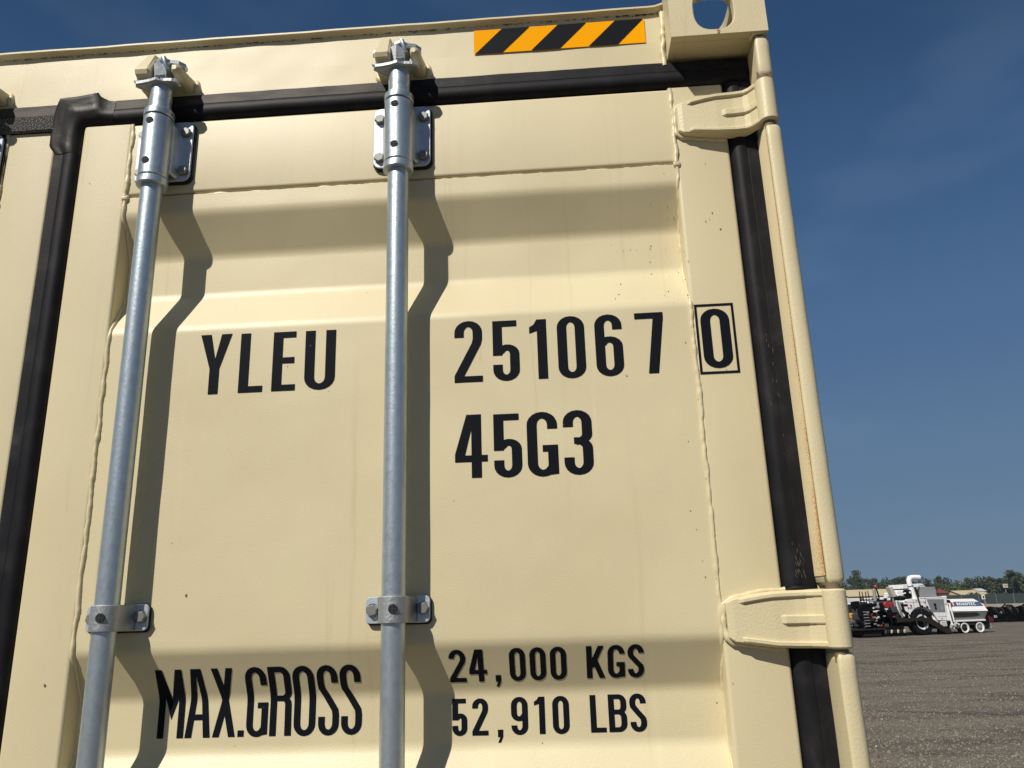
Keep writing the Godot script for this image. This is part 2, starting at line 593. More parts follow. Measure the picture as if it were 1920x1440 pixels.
func bead(path: Array, r: float, parent: Node, seed_: int, called := "weld_bead") -> void:
	var f := noise(1.0, 3, seed_)
	var pts := []
	var rad := []
	var total := 0.0
	for i in path.size() - 1:
		var n := maxi(2, int((path[i + 1] - path[i]).length() / 0.0035))
		for j in n:
			var p: Vector3 = path[i].lerp(path[i + 1], float(j) / n)
			total += 0.0035
			p.x += f.get_noise_2d(total * 22.0, 7.0) * r * 0.6
			p.y += f.get_noise_2d(total * 22.0, 77.0) * r * 0.4
			pts.append(p)
			rad.append(r * (0.95 + 0.45 * f.get_noise_2d(total * 20.0, 30.0) + 0.28 * f.get_noise_2d(total * 75.0, 90.0)))
	beg(Transform3D(Basis(), UPW))
	tube(pts, rad, 8)
	done(called, M.bead, parent)

const GPROF := [[0.0, -0.012], [0.012, -0.008], [0.04, -0.003], [0.09, 0.0012], [0.16, 0.0048], [0.25, 0.0072], [0.36, 0.0080], [0.47, 0.0074], [0.56, 0.0062], [0.585, 0.0050], [0.60, 0.0054], [0.97, 0.0046], [1.0, 0.0036], [1.0, 0.0]]

# gasket strip: inner edge (door side) a->b, outer edge shifted by off
func strip(a: Vector3, b: Vector3, off: Vector3, n: int, u0: float, u1: float, wob := 0.0006) -> void:
	var f := noise(3.0, 2, 71)
	sg += 1
	var sec := []
	for i in n + 1:
		var row := []
		var p := a.lerp(b, float(i) / n)
		var d := f.get_noise_2d(p.x * 4.0, p.y * 4.0) * wob
		for q in GPROF:
			if q[0] < u0 - 1e-4 or q[0] > u1 + 1e-4: continue
			row.append(p + off * q[0] + Vector3(d, d, q[1] + 0.0004))
		sec.append(row)
	for k in n:
		for j in sec[0].size() - 1:
			quad(sec[k][j], sec[k][j + 1], sec[k + 1][j + 1], sec[k + 1][j], -1 if u0 > 0.5 else sg)

func gasket_run(a: Vector3, b: Vector3, off: Vector3, parent: Node, n := 40, lip: Material = M.rubber) -> void:
	beg(Transform3D(Basis(), UPW))
	strip(a, b, off, n, 0.0, 0.585)
	done("gasket", M.rubber, parent)
	beg(Transform3D(Basis(), UPW))
	strip(a, b, off, n, 0.585, 1.0)
	done("gasket_lip", lip, parent)

func hinge(yc: float, parent: Node) -> void:
	var h := node("hinge", parent)
	beg(Transform3D(Basis(), UPW + Vector3(0, yc, 0)))
	var st := [[0.2255, -0.022, 0.025, 0.010], [0.2275, -0.0235, 0.0265, 0.0125], [0.2345, -0.0285, 0.030, 0.0145], [0.262, -0.0325, 0.0355, 0.0175], [0.290, -0.0365, 0.0385, 0.020], [0.318, -0.0378, 0.0392, 0.0205], [0.334, -0.0380, 0.0394, 0.0225], [0.342, -0.0380, 0.0394, 0.028], [0.350, -0.0380, 0.0394, 0.0385], [0.358, -0.0380, 0.0394, 0.046]]
	var sec := []
	for q in st:
		var b := 0.0016
		var zb: float = maxf(0.0003, q[3] - 0.016)
		if q[0] < 0.312: zb = 0.0003
		sec.append([Vector3(q[0], q[1] - 0.001, zb), Vector3(q[0], q[1], q[3] - b), Vector3(q[0], q[1] + b, q[3]), Vector3(q[0], q[2] - b, q[3]), Vector3(q[0], q[2], q[3] - b), Vector3(q[0], q[2] + 0.001, zb)])
	loft(sec)
	# raised ribs
	for rib in [[1, 0.0, 0.008, 0.243, 0], [1, 1.0, 0.008, 0.243, 0], [0, 0.49, 0.013, 0.298, 0]]:
		var rs := []
		var xs := [rib[3], rib[3] + 0.006, 0.275, 0.290, 0.306, 0.318, 0.334, 0.342, 0.350, 0.357]
		var last := 0.0
		for x in xs:
			if x < rib[3] or x < last: continue
			last = x
			var k := 0
			while k < st.size() - 2 and st[k + 1][0] < x: k += 1
			var f := clampf((x - st[k][0]) / (st[k + 1][0] - st[k][0]), 0, 1)
			var lo := lerpf(st[k][1], st[k + 1][1], f) + 0.0012
			var hi := lerpf(st[k][2], st[k + 1][2], f) - 0.0012
			var z := lerpf(st[k][3], st[k + 1][3], f)
			var w: float = rib[2]
			var y0: float = lerpf(lo, hi - w, rib[1])
			var up := 0.0042 if x > rib[3] + 0.004 else 0.0004
			rs.append([Vector3(x, y0, z - 0.002), Vector3(x, y0 + 0.0006, z + up - 0.0012), Vector3(x, y0 + 0.002, z + up), Vector3(x, y0 + w - 0.002, z + up), Vector3(x, y0 + w - 0.0006, z + up - 0.0012), Vector3(x, y0 + w, z - 0.002)])
		loft(rs)
	done("hinge_arm", M.cast, h)
	beg(Transform3D(Basis(), UPW + Vector3(0, yc, 0)))
	lathe(Vector3(0.3665, -0.0385, 0.0425), Vector3.UP, [[0, 0], [0, 0.0135], [0.0025, 0.0160], [0.0755, 0.0160], [0.078, 0.0135], [0.078, 0]], 28)
	done("hinge_knuckle", M.cast, h)
	beg(Transform3D(Basis(), UPW + Vector3(0, yc, 0)))
	cyl(Vector3(0.3665, -0.056, 0.0425), Vector3(0.3665, 0.058, 0.0425), 0.0095, 16)
	done("hinge_pin", M.pin, h)
	bead([Vector3(0.312, yc + 0.0405, 0.0015), Vector3(0.285, yc + 0.040, 0.0015), Vector3(0.2345, yc + 0.031, 0.002), Vector3(0.2235, yc + 0.0245, 0.0025), Vector3(0.2215, yc, 0.0025), Vector3(0.2235, yc - 0.0225, 0.0025), Vector3(0.233, yc - 0.030, 0.002), Vector3(0.285, yc - 0.0385, 0.0015), Vector3(0.308, yc - 0.0390, 0.001)], 0.0042, h, int(yc * 100), "hinge_weld")

func make_door(parent: Node, m: bool) -> Node3D:
	var d := node("door", parent)
	tag(d, "left container door, only its upper inner corner in view" if m else "right container door carrying all the black lettering")
	var up := Transform3D(Basis(), UPW)
	var top := 2.6500 if m else 2.6565
	stile(mx(-0.829, m), mx(-0.737, m), 0.10, top, d, "stile")
	stile(mx(0.2185, m), mx(0.3098, m), 0.10, top, d, "stile")
	# header and sill rails between the stiles
	var xa := minf(mx(-0.7368, m), mx(0.2183, m))
	var xb := maxf(mx(-0.7368, m), mx(0.2183, m))
	for yy in [[2.5115, top], [0.10, 0.30]]:
		beg(up)
		prism(rrect(yy[0], -0.05, yy[1], -0.0006, 0.007, 5), xa, xb, 0, 0.0, true)
		done("cross_rail", M.paint, d)
	# corrugated sheet
	beg(up)
	sg += 1
	var f := noise(1.0, 3, 8)
	var rows := []
	var y := 2.5085
	var ylist := []
	while y > 0.30:
		ylist.append(y)
		var dd := fposmod(PY0 - y + 0.012, PERIOD)
		y -= 0.0022 if (dd < 0.024 or absf(dd - 0.0825) < 0.014 or absf(dd - 0.155) < 0.014 or absf(dd - 0.2265) < 0.014) else 0.009
	for yv in ylist:
		var row := []
		for i in 49:
			var x := lerpf(xa, xb, i / 48.0)
			row.append(Vector3(x, yv, sheet_z(mx(x, m), yv)))
		rows.append(row)
	for k in rows.size() - 1:
		for i in 48:
			quad(rows[k + 1][i], rows[k + 1][i + 1], rows[k][i + 1], rows[k][i], 2)
	done("corrugated_panel", M.paint, d)
	beg(up)
	box(Vector3(xa, 0.31, -0.060), Vector3(xb, 2.50, -0.052))
	done("door_back_board", M.paint, d)
	# welds
	var yp := 2.506
	for side in [[-0.7365, 0.0], [0.2192, 0.0]]:
		var path := []
		var yv := 2.506
		while yv > 0.32:
			path.append(Vector3(mx(side[0], m), yv, soft_groove(yv) - 0.0012))
			yv -= 0.012
		bead(path, 0.0036, d, 3 if side[0] < 0 else 4)
		bead([Vector3(mx(side[0], m), 2.655, -0.0016), Vector3(mx(side[0] + 0.001, m), 2.580, -0.0006), Vector3(mx(side[0], m), 2.507, 0.0006)], 0.0042, d, 5 if side[0] < 0 else 6)
		beg(up)
		lathe(Vector3(mx(side[0], m), 2.508, -0.004), Vector3(0.2, 0.1, 1), [[0, 0.006], [0.0045, 0.0070], [0.0075, 0.0045], [0.009, 0]], 12)
		done("weld_bead", M.bead, d)
	bead([Vector3(xa, 2.5078, -0.0056), Vector3(xb, 2.5078, -0.0056)], 0.0030, d, 12)
	return d

func make_right_door(c: Node) -> void:
	var d := make_door(c, false)
	# rubber seal round the door
	gasket_run(Vector3(-0.772, 2.6565, 0), Vector3(-0.240, 2.6568, 0), Vector3(0, 0.0487, 0), d, 40, M.lip)
	gasket_run(Vector3(-0.240, 2.6568, 0), Vector3(0.3095, 2.6570, 0), Vector3(0, 0.0487, 0), d, 40)
	gasket_run(Vector3(0.3098, 2.6560, 0), Vector3(0.3108, 0.05, 0), Vector3(0.0462, 0, 0), d, 80)
	gasket_run(Vector3(-0.829, 2.601, 0), Vector3(-0.829, 0.05, 0), Vector3(-0.0465, 0, 0), d, 80)
	beg(Transform3D(Basis(), UPW))
	strip(Vector3(0.3096, 2.6570, 0), Vector3(0.357, 2.6570, 0), Vector3(0, 0.0487, 0), 8, 0.0, 1.0, 0.0)
	done("gasket_corner", M.rubber, d)
	# the torn, lifted corner of the seal between the doors
	var sec := [
		[Vector2(-0.8752, 2.601), Vector2(-0.829, 2.601), 0.0], [Vector2(-0.8770, 2.606), Vector2(-0.829, 2.606), 0.001], [Vector2(-0.8850, 2.617), Vector2(-0.829, 2.618), 0.001], [Vector2(-0.8875, 2.622), Vector2(-0.829, 2.625), 0.001], [Vector2(-0.8880, 2.640), Vector2(-0.829, 2.634), 0.001],
		[Vector2(-0.8870, 2.665), Vector2(-0.8285, 2.644), 0.0015], [Vector2(-0.8850, 2.690), Vector2(-0.8265, 2.650), 0.005], [Vector2(-0.8800, 2.708), Vector2(-0.8235, 2.653), 0.008], [Vector2(-0.8765, 2.7155), Vector2(-0.8210, 2.6548), 0.010],
		[Vector2(-0.8640, 2.7165), Vector2(-0.8150, 2.656), 0.011], [Vector2(-0.8480, 2.7170), Vector2(-0.808, 2.6563), 0.011], [Vector2(-0.8200, 2.7195), Vector2(-0.799, 2.6565), 0.013], [Vector2(-0.8040, 2.7215), Vector2(-0.794, 2.6565), 0.014],
		[Vector2(-0.7990, 2.7140), Vector2(-0.790, 2.6565), 0.009], [Vector2(-0.7850, 2.7068), Vector2(-0.781, 2.6565), 0.003], [Vector2(-0.7715, 2.7052), Vector2(-0.7715, 2.6565), 0.0]]
	beg(Transform3D(Basis(), UPW))
	var rows := []
	var f := noise(1.0, 2, 19)
	for q in sec:
		var row := []
		for i in 17:
			var u := i / 16.0
			var z := 0.0
			for k in GPROF.size() - 1:
				if u >= GPROF[k][0] and u <= GPROF[k + 1][0] and GPROF[k + 1][0] > GPROF[k][0]:
					z = lerpf(GPROF[k][1], GPROF[k + 1][1], (u - GPROF[k][0]) / (GPROF[k + 1][0] - GPROF[k][0]))
			var p: Vector2 = q[1].lerp(q[0], u)
			var lift: float = q[2] * (sin(u * PI * 0.80) * 0.22 + u * 0.40)
			if u > 0.99: z = 0.0005
			row.append(Vector3(p.x, p.y, z + 0.0012 + lift + 0.0012 * f.get_noise_2d(p.x * 60.0, p.y * 60.0) * sin(u * PI)))
		rows.append(row)
	for k in rows.size() - 1:
		for i in 16:
			quad(rows[k][i], rows[k][i + 1], rows[k + 1][i + 1], rows[k + 1][i], 2)
	var flap_mat: StandardMaterial3D = M.rubber.duplicate()
	flap_mat.roughness = 0.45
	flap_mat.albedo_texture = null
	flap_mat.albedo_color = lin(0.018, 0.016, 0.015)
	tag(done("gasket_corner", flap_mat, d), "lifted torn corner of the rubber seal")
	# lettering follows the sheet
	var on := func(x: float, y: float) -> float: return sheet_z(x, y) + 0.0006
	var flat := func(_x: float, _y: float) -> float: return 0.0008
	lettering("lettering", [["Y", -0.579, -0.5262, 2.1446, 2.2464], ["L", -0.5112, -0.4712, 2.1446, 2.2454], ["E", -0.4565, -0.4178, 2.1446, 2.2448], ["U", -0.4033, -0.3532, 2.1438, 2.2442]], 0.0163, 1.55, on, d, "black letters YLEU")
	lettering("lettering", [["2", -0.1597, -0.1150, 2.1444, 2.2470], ["5", -0.0982, -0.0560, 2.1440, 2.2446], ["1", -0.0392, -0.0118, 2.1446, 2.2440], ["0", 0.0050, 0.0486, 2.1432, 2.2468], ["6", 0.0648, 0.1080, 2.1436, 2.2466], ["7", 0.1290, 0.1742, 2.1450, 2.2460]], 0.0152, 1.50, on, d, "black digits 251067")
	lettering("lettering", [["0", 0.2318, 0.2768, 2.1480, 2.2462]], 0.0152, 1.50, flat, d, "black boxed digit 0")
	beg(Transform3D(Basis(), UPW))
	var o := PackedVector2Array([Vector2(0.2238, 2.1390), Vector2(0.2849, 2.1390), Vector2(0.2852, 2.2546), Vector2(0.2241, 2.2546)])
	var i_ := inset(o, 0.0038)
	for k in 4:
		var j := (k + 1) % 4
		quad(Vector3(o[k].x, o[k].y, 0.0008), Vector3(o[j].x, o[j].y, 0.0008), Vector3(i_[j].x, i_[j].y, 0.0008), Vector3(i_[k].x, i_[k].y, 0.0008))
	done("digit_frame", M.vinyl, d)
	lettering("lettering", [["4", -0.1606, -0.1100, 1.9922, 2.0917], ["5", -0.1003, -0.0572, 1.9908, 2.0905], ["G", -0.0488, -0.0016, 1.9900, 2.0912], ["3", 0.0072, 0.0516, 1.9905, 2.0915]], 0.0156, 1.50, on, d, "black size code 45G3")
	lettering("lettering", [["2", -0.1748, -0.1502, 1.6975, 1.7436], ["4", -0.1458, -0.1196, 1.6975, 1.7432], [",", -0.1088, -0.0998, 1.6897, 1.7062], ["0", -0.0868, -0.0634, 1.6970, 1.7440], ["0", -0.0570, -0.0338, 1.6972, 1.7440], ["0", -0.0276, -0.0040, 1.6972, 1.7440], ["K", 0.0248, 0.0512, 1.6982, 1.7436], ["G", 0.0553, 0.0798, 1.6978, 1.7442], ["S", 0.0840, 0.1072, 1.6976, 1.7444]], 0.0080, 1.35, on, d, "black weight 24,000 KGS")
	lettering("lettering", [["5", -0.1735, -0.1517, 1.6238, 1.6740], ["2", -0.1443, -0.1210, 1.6238, 1.6738], [",", -0.1083, -0.0996, 1.6138, 1.6310], ["9", -0.0876, -0.0632, 1.6234, 1.6746], ["1", -0.0540, -0.0385, 1.6240, 1.6742], ["0", -0.0276, -0.0034, 1.6234, 1.6746], ["L", 0.0268, 0.0492, 1.6244, 1.6746], ["B", 0.0530, 0.0792, 1.6244, 1.6748], ["S", 0.0836, 0.1072, 1.6240, 1.6752]], 0.0085, 1.35, on, d, "black weight 52,910 LBS")
	lettering("lettering", [["M", -0.6145, -0.5745, 1.6290, 1.7262], ["A", -0.5725, -0.5340, 1.6290, 1.7264], ["X", -0.5308, -0.4962, 1.6292, 1.7264], [".", -0.4924, -0.4829, 1.6292, 1.7264], ["G", -0.4800, -0.4478, 1.6284, 1.7270], ["R", -0.4447, -0.4120, 1.6292, 1.7266], ["O", -0.4087, -0.3762, 1.6282, 1.7270], ["S", -0.3722, -0.3412, 1.6282, 1.7270], ["S", -0.3380, -0.3070, 1.6284, 1.7270]], 0.0100, 1.25, on, d, "black words MAX.GROSS")
	# hinges
	for yc in [2.5865, 1.7722, 0.96, 0.16]:
		hinge(yc, d)
	# paint chips, grit and drips of rust on the sheet
	rng.seed = 77
	beg(Transform3D(Basis(), UPW))
	for k in 96:
		var x := rng.randf_range(-0.825, 0.305)
		var y := rng.randf_range(1.55, 2.65)
		if k > 26:
			x = rng.randf_range(0.10, 0.30); y = rng.randf_range(2.25, 2.64)
		if k > 72:
			x = 0.21 + rng.randf_range(-0.02, 0.02); y = rng.randf_range(1.6, 2.6)
		var z := 0.0010
		if x > -0.73 and x < 0.213: z = sheet_z(x, y) + 0.0006
		var r := rng.randf_range(0.0005, 0.0013) * (1.0 if k % 9 else 1.5)
		var p := []
		for i in 6:
			var a := TAU * i / 6.0
			p.append(Vector3(x + cos(a) * r * rng.randf_range(0.6, 1.2), y + sin(a) * r * rng.randf_range(0.7, 1.5), z))
		fan(p, Vector3(0, 0, 1))
	kind(done("paint_speck", M.speck, d), "stuff")

	rng.seed = 31
	beg(Transform3D(Basis(), UPW))
	for k in 34:
		var q := Vector3(rng.randf_range(0.328, 0.342), 1.83 + absf(rng.randfn(0, 0.022)), 0.0099)
		if k > 22: q = Vector3(rng.randf_range(0.322, 0.338), rng.randf_range(2.0, 2.22), 0.0099)
		var dv := Vector3(rng.randf_range(-0.35, 0.1), 1, 0).normalized() * rng.randf_range(0.001, 0.006)
		fan([q - dv, q + Vector3(0.00035, 0, 0), q + dv, q - Vector3(0.00035, 0, 0)], Vector3(0, 0, 1))
	kind(done("scuff_mark", mat(lin(0.11, 0.105, 0.10), 0.8), d), "stuff")
	beg(Transform3D(Basis(), UPW))
	tube([Vector3(0.312, 1.8125, 0.006), Vector3(0.322, 1.8150, 0.012), Vector3(0.335, 1.8145, 0.013), Vector3(0.345, 1.8135, 0.010)], [0.001, 0.0030, 0.0035, 0.0015], 7)
	done("gasket_fold", M.rubber, d)

func make_left_door(c: Node) -> void:
	var d := make_door(c, true)
	var up := Transform3D(Basis(), UPW)
	gasket_run(Vector3(-2.015, 2.6500, 0), Vector3(-1.050, 2.6500, 0), Vector3(0, 0.0545, 0), d)
	# torn open end: lip above, bare sponge below
	beg(up)
	strip(Vector3(-1.050, 2.6500, 0), Vector3(-0.880, 2.6500, 0), Vector3(0, 0.0545, 0), 12, 0.60, 1.0)
	done("gasket_lip", M.lip, d)
	beg(up)
	box(Vector3(-1.050, 2.6502, 0.0003), Vector3(-0.880, 2.6840, 0.0075), 0.003)
	tag(done("gasket_sponge", M.foam, d), "bare grey sponge core of the torn seal")

# ---------------------------------------------------------------- lock rods
func hexbolt(p: Vector3, parent: Node, turn: float) -> void:
	beg(Transform3D(Basis(Vector3(0, 0, 1), turn), p))
	lathe(Vector3.ZERO, Vector3(0, 0, 1), [[0, 0.0098], [0.0012, 0.0098]], 16)
	lathe(Vector3(0, 0, 0.0012), Vector3(0, 0, 1), [[0, 0.0088], [0.0045, 0.0088], [0.0058, 0.0074], [0.0058, 0.0]], 6)
	done("bolt", M.bolt, parent)

func screw(p: Vector3, parent: Node, r := 0.0062) -> void:
	beg(Transform3D(Basis(), p))
	lathe(Vector3(0, 0, -0.003), Vector3(0, 0, 1), [[0, r], [0.0034, r], [0.0034, 0]], 16)
	var o := done("screw", M.black, parent)
	beg(Transform3D(Basis(), p))
	box(Vector3(-r * 0.8, -0.0006, 0.0002), Vector3(r * 0.8, 0.0006, 0.0009))
	box(Vector3(-0.0006, -r * 0.8, 0.0002), Vector3(0.0006, r * 0.8, 0.0012))
	done("cross_slot", M.slot, o)

const RZ := 0.036
func make_rod(c: Node) -> Node3D:      # built round x = 0
	var r := node("lock_rod", c)
	var up := Transform3D(Basis(), UPW)
	beg(up)
	var path := []
	for i in 41:
		path.append(Vector3(0, 0.06 + i * (2.515 - 0.06) / 40.0, RZ))
	tube(path, [0.0174], 36)
	done("pipe", M.zinc, r)
	# upper guide: tube, collars, flanged plate with four bolts
	beg(up)
	var round_ := PackedVector2Array()
	for i in 40:
		round_.append(Vector2(cos(TAU * i / 40.0) * 0.0244, RZ + sin(TAU * i / 40.0) * 0.0244))
	prism(round_, 2.5195, 2.6345, 1, 0.0012, true)
	done("guide_tube", M.zinc, r)
	for sd in [-1, 1]:
		beg(up)
		var sad := PackedVector2Array()
		for q in [[0.012, 0.0086], [0.0350, 0.0086], [0.0305, 0.0098], [0.0275, 0.0122], [0.0256, 0.0170], [0.0247, 0.0240], [0.0240, 0.032], [0.012, 0.030]]:
			sad.append(Vector2(q[0] * sd, q[1]))
		prism(sad, 2.5350, 2.6310, 1, 0.003, true)
		done("guide_fillet", M.plate, r)
	beg(up)
	prism(rrect(-0.050, 2.5305, 0.0495, 2.6475, 0.013), 0.0042, 0.0090, 2, 0.0010)
	done("guide_plate", M.plate, r)
	beg(up)
	prism(rrect(-0.0505, 2.5270, 0.0525, 2.6465, 0.013), 0.0003, 0.0042, 2)
	done("rubber_pad", M.black, r)
	for q in [[-0.0385, 2.6240, 0.2], [0.0380, 2.6240, 0.5], [-0.0385, 2.5487, 0.35], [0.0380, 2.5487, 0.1]]:
		hexbolt(Vector3(q[0], q[1], 0.009) + UPW, r, q[2])
	beg(up)
	lathe(Vector3(0, 2.5040, RZ), Vector3.UP, [[0, 0.0175], [0, 0.0238], [0.0018, 0.0252], [0.0125, 0.0252], [0.0138, 0.0240], [0.0138, 0.020]], 36)
	done("collar", M.zinc, r)
	beg(up)
	lathe(Vector3(0, 2.6365, RZ), Vector3.UP, [[0, 0.020], [0, 0.0238], [0.0012, 0.0250], [0.0115, 0.0250], [0.0132, 0.0234], [0.0132, 0.017]], 36)
	done("collar", M.zinc, r)
	beg(up)
	lathe(Vector3(0, 2.5165, RZ), Vector3.UP, [[0, 0.0216], [0.121, 0.0216]], 24)
	done("rubber_pad", M.black, r)
	beg(up)
	lathe(Vector3(0, 2.648, RZ), Vector3.UP, [[0, 0.0186], [0.014, 0.0186], [0.015, 0.0182], [0.030, 0.0184], [0.034, 0.0180], [0.052, 0.0182], [0.056, 0.0170], [0.056, 0.0]], 28)
	done("neck", M.zinc, r)
	screw(Vector3(-0.0025, 2.6200, RZ + 0.0246) + UPW, r)
	screw(Vector3(-0.0025, 2.5430, RZ + 0.0246) + UPW, r)
	# lower strap with two bolts
	for yc in [1.8022, 0.95]:
		beg(up)
		var p2 := PackedVector2Array()
		for q in [[-0.030, 0.0066], [-0.0255, 0.0090], [-0.0228, 0.0145], [-0.0216, 0.024], [-0.0214, 0.036]]:
			p2.append(Vector2(q[0], q[1]))
		for i in range(1, 20):
			var a := PI - PI * i / 20.0
			p2.append(Vector2(cos(a) * 0.0214, RZ + sin(a) * 0.0214))
		for q in [[0.0214, 0.036], [0.0216, 0.024], [0.0228, 0.0145], [0.0255, 0.0090], [0.030, 0.0066]]:
			p2.append(Vector2(q[0], q[1]))
		prism(p2, yc - 0.0186, yc + 0.0186, 1, 0.0012, true)
		done("strap", M.dull, r)
		beg(up)
		prism(rrect(-0.0475, yc - 0.0190, 0.0475, yc + 0.0190, 0.007), 0.0025, 0.0068, 2, 0.001)
		done("strap_plate", M.plate, r)
		beg(up)
		prism(rrect(-0.0465, yc - 0.0215, 0.0492, yc + 0.0185, 0.007), 0.0003, 0.0025, 2)
		done("rubber_pad", M.black, r)
		hexbolt(Vector3(-0.0370, yc, 0.0068) + UPW, r, 0.3)
		hexbolt(Vector3(0.0378, yc + 0.001, 0.0068) + UPW, r, 0.05)
		screw(Vector3(0.0035, yc + 0.001, RZ + 0.0216) + UPW, r, 0.0066)
	# cam head
	beg(up)
	var lowp := PackedVector2Array([Vector2(-0.043, 0.046), Vector2(-0.038, 0.055), Vector2(-0.026, 0.056), Vector2(-0.012, 0.0585), Vector2(0.001, 0.0625), Vector2(0.012, 0.0575), Vector2(0.026, 0.056), Vector2(0.0345, 0.051), Vector2(0.0355, 0.043), Vector2(0.026, 0.032), Vector2(0.012, 0.020), Vector2(-0.014, 0.020), Vector2(-0.030, 0.032)])
	prism(lowp, 2.6965, 2.7060, 1, 0.0022)
	tube([Vector3(-0.037, 2.7045, 0.050), Vector3(-0.0435, 2.7085, 0.048)], [0.0045, 0.003], 8)
	tube([Vector3(0.002, 2.704, 0.061), Vector3(0.006, 2.712, 0.052), Vector3(0.010, 2.722, 0.044)], [0.004, 0.004, 0.003], 8)
	done("cam", M.dull, r)
	beg(up)
	var hub := PackedVector2Array([Vector2(-0.016, 0.026), Vector2(-0.013, 0.050), Vector2(-0.002, 0.056), Vector2(0.012, 0.050), Vector2(0.017, 0.032), Vector2(0.012, 0.020), Vector2(-0.010, 0.020)])
	prism(hub, 2.704, 2.742, 1, 0.0015)
	done("cam", M.dull, r)
	beg(up)
	var upp := PackedVector2Array([Vector2(-0.050, 0.024), Vector2(-0.047, 0.036), Vector2(-0.020, 0.036), Vector2(-0.006, 0.053), Vector2(0.006, 0.058), Vector2(0.016, 0.048), Vector2(0.030, 0.044), Vector2(0.038, 0.034), Vector2(0.036, 0.022), Vector2(0.014, 0.014), Vector2(-0.016, 0.014), Vector2(-0.038, 0.022)])
	prism(upp, 2.7400, 2.7500, 1, 0.0022)
	tube([Vector3(0.007, 2.7490, 0.054), Vector3(0.011, 2.738, 0.055), Vector3(0.014, 2.726, 0.050)], [0.0045, 0.0045, 0.003], 8)
	done("cam", M.zinc, r)
	return r

func make_keeper(c: Node) -> Node3D:
	var k := node("cam_keeper", c)
	var up := Transform3D(Basis(), UPW)
	beg(up)
	var prof := PackedVector2Array([Vector2(2.700, 0.0), Vector2(2.697, 0.034), Vector2(2.7015, 0.052), Vector2(2.7090, 0.056), Vector2(2.7125, 0.0625), Vector2(2.7195, 0.0655), Vector2(2.7235, 0.0640), Vector2(2.766, 0.0420), Vector2(2.780, 0.0)])
	var sec := []
	for q in [[-0.0385, 0.0035], [-0.0365, 0.0], [-0.0150, 0.0], [-0.0115, 0.0035]]:
		var row := []
		for p in inset(prof, q[1]):
			var nar: float = clampf((p.x - 2.722) / 0.05, 0, 1)
			row.append(Vector3(lerpf(q[0], -0.022 + (q[0] + 0.025) * 0.55, nar), p.x, p.y))
		sec.append(row)
	loft(sec)
	done("keeper_lug", M.cast, k)
	beg(up)
	sec = []
	for q in [[0.0, 0.031, 0.012, 2.7255, 0.0135], [0.020, 0.0305, 0.0095, 2.7255, 0.0115], [0.044, 0.0290, 0.0085, 2.7265, 0.0095], [0.050, 0.0280, 0.0072, 2.7280, 0.0075], [0.0535, 0.0270, 0.004, 2.7290, 0.0045]]:
		var row := []
		for i in 12:
			var a := TAU * i / 12.0
			var cx := signf(cos(a)) * pow(absf(cos(a)), 0.6)
			var sy := signf(sin(a)) * pow(absf(sin(a)), 0.6)
			row.append(Vector3(q[1] + cx * q[2], q[3] + sy * q[4], q[0]))
		sec.append(row)
	loft(sec, true, 3)
	done("keeper_lug", M.cast, k)
	beg(up)
	tube([Vector3(0.042, 2.744, -0.003), Vector3(0.0450, 2.733, -0.0005), Vector3(0.0465, 2.720, 0.0015), Vector3(0.044, 2.711, -0.002)], [0.0008, 0.0045, 0.006, 0.003], 9)
	done("keeper_weld", M.bead, k)
	beg(up)
	tube([Vector3(-0.046, 2.733, -0.002), Vector3(-0.0445, 2.716, 0.001), Vector3(-0.0375, 2.7075, 0.002), Vector3(-0.018, 2.7065, 0.001)], [0.003, 0.006, 0.0065, 0.004], 9)
	done("keeper_weld", M.bead, k)
	return k

# ---------------------------------------------------------------- frame of the container
func plate_hole(o: Vector3, ux: Vector3, uy: Vector3, w: float, h: float, hw: float, hh: float, cx: float, cy: float, th: float) -> void:
	# rectangle w x h at o (corner) with a rounded slot of half size hw x hh centred at (cx, cy); thickness th behind the face
	var nrm := ux.cross(uy).normalized()
	var n := 48
	var A := []
	var B := []
	var C := []
	for i in n:
		var a := TAU * (i + 0.5) / n
		var d := Vector2(cos(a), sin(a))
		var k := minf((w - cx if d.x > 0 else cx) / maxf(1e-6, absf(d.x)), (h - cy if d.y > 0 else cy) / maxf(1e-6, absf(d.y)))
		A.append(Vector2(cx, cy) + d * k)
		var q := Vector2(signf(d.x) * pow(absf(d.x), 0.75), signf(d.y) * pow(absf(d.y), 0.75))
		B.append(Vector2(cx + q.x * (hw + 0.0018), cy + q.y * (hh + 0.0018)))
		C.append(Vector2(cx + q.x * hw, cy + q.y * hh))
	# the four true corners
	for e in [Vector2(0, 0), Vector2(w, 0), Vector2(w, h), Vector2(0, h)]:
		var best := 0
		for i in n:
			if A[i].distance_to(e) < A[best].distance_to(e): best = i
		A[best] = e
	var P := func(q: Vector2, dep: float) -> Vector3: return o + ux * q.x + uy * q.y - nrm * dep
	for i in n:
		var j := (i + 1) % n
		fan([P.call(A[i], 0), P.call(A[j], 0), P.call(B[j], 0), P.call(B[i], 0)], nrm)
		fan([P.call(B[i], 0), P.call(B[j], 0), P.call(C[j], 0.002), P.call(C[i], 0.002)], nrm)
		var mid: Vector2 = Vector2(cx, cy) - C[i]
		fan([P.call(C[i], 0.002), P.call(C[j], 0.002), P.call(C[j], th), P.call(C[i], th)], ux * mid.x + uy * mid.y)
		fan([P.call(A[i], th), P.call(A[j], th), P.call(C[j], th), P.call(C[i], th)], -nrm)
		fan([P.call(A[i], 0), P.call(A[j], 0), P.call(A[j], th), P.call(A[i], th)], ux * (A[i].x - cx) + uy * (A[i].y - cy))

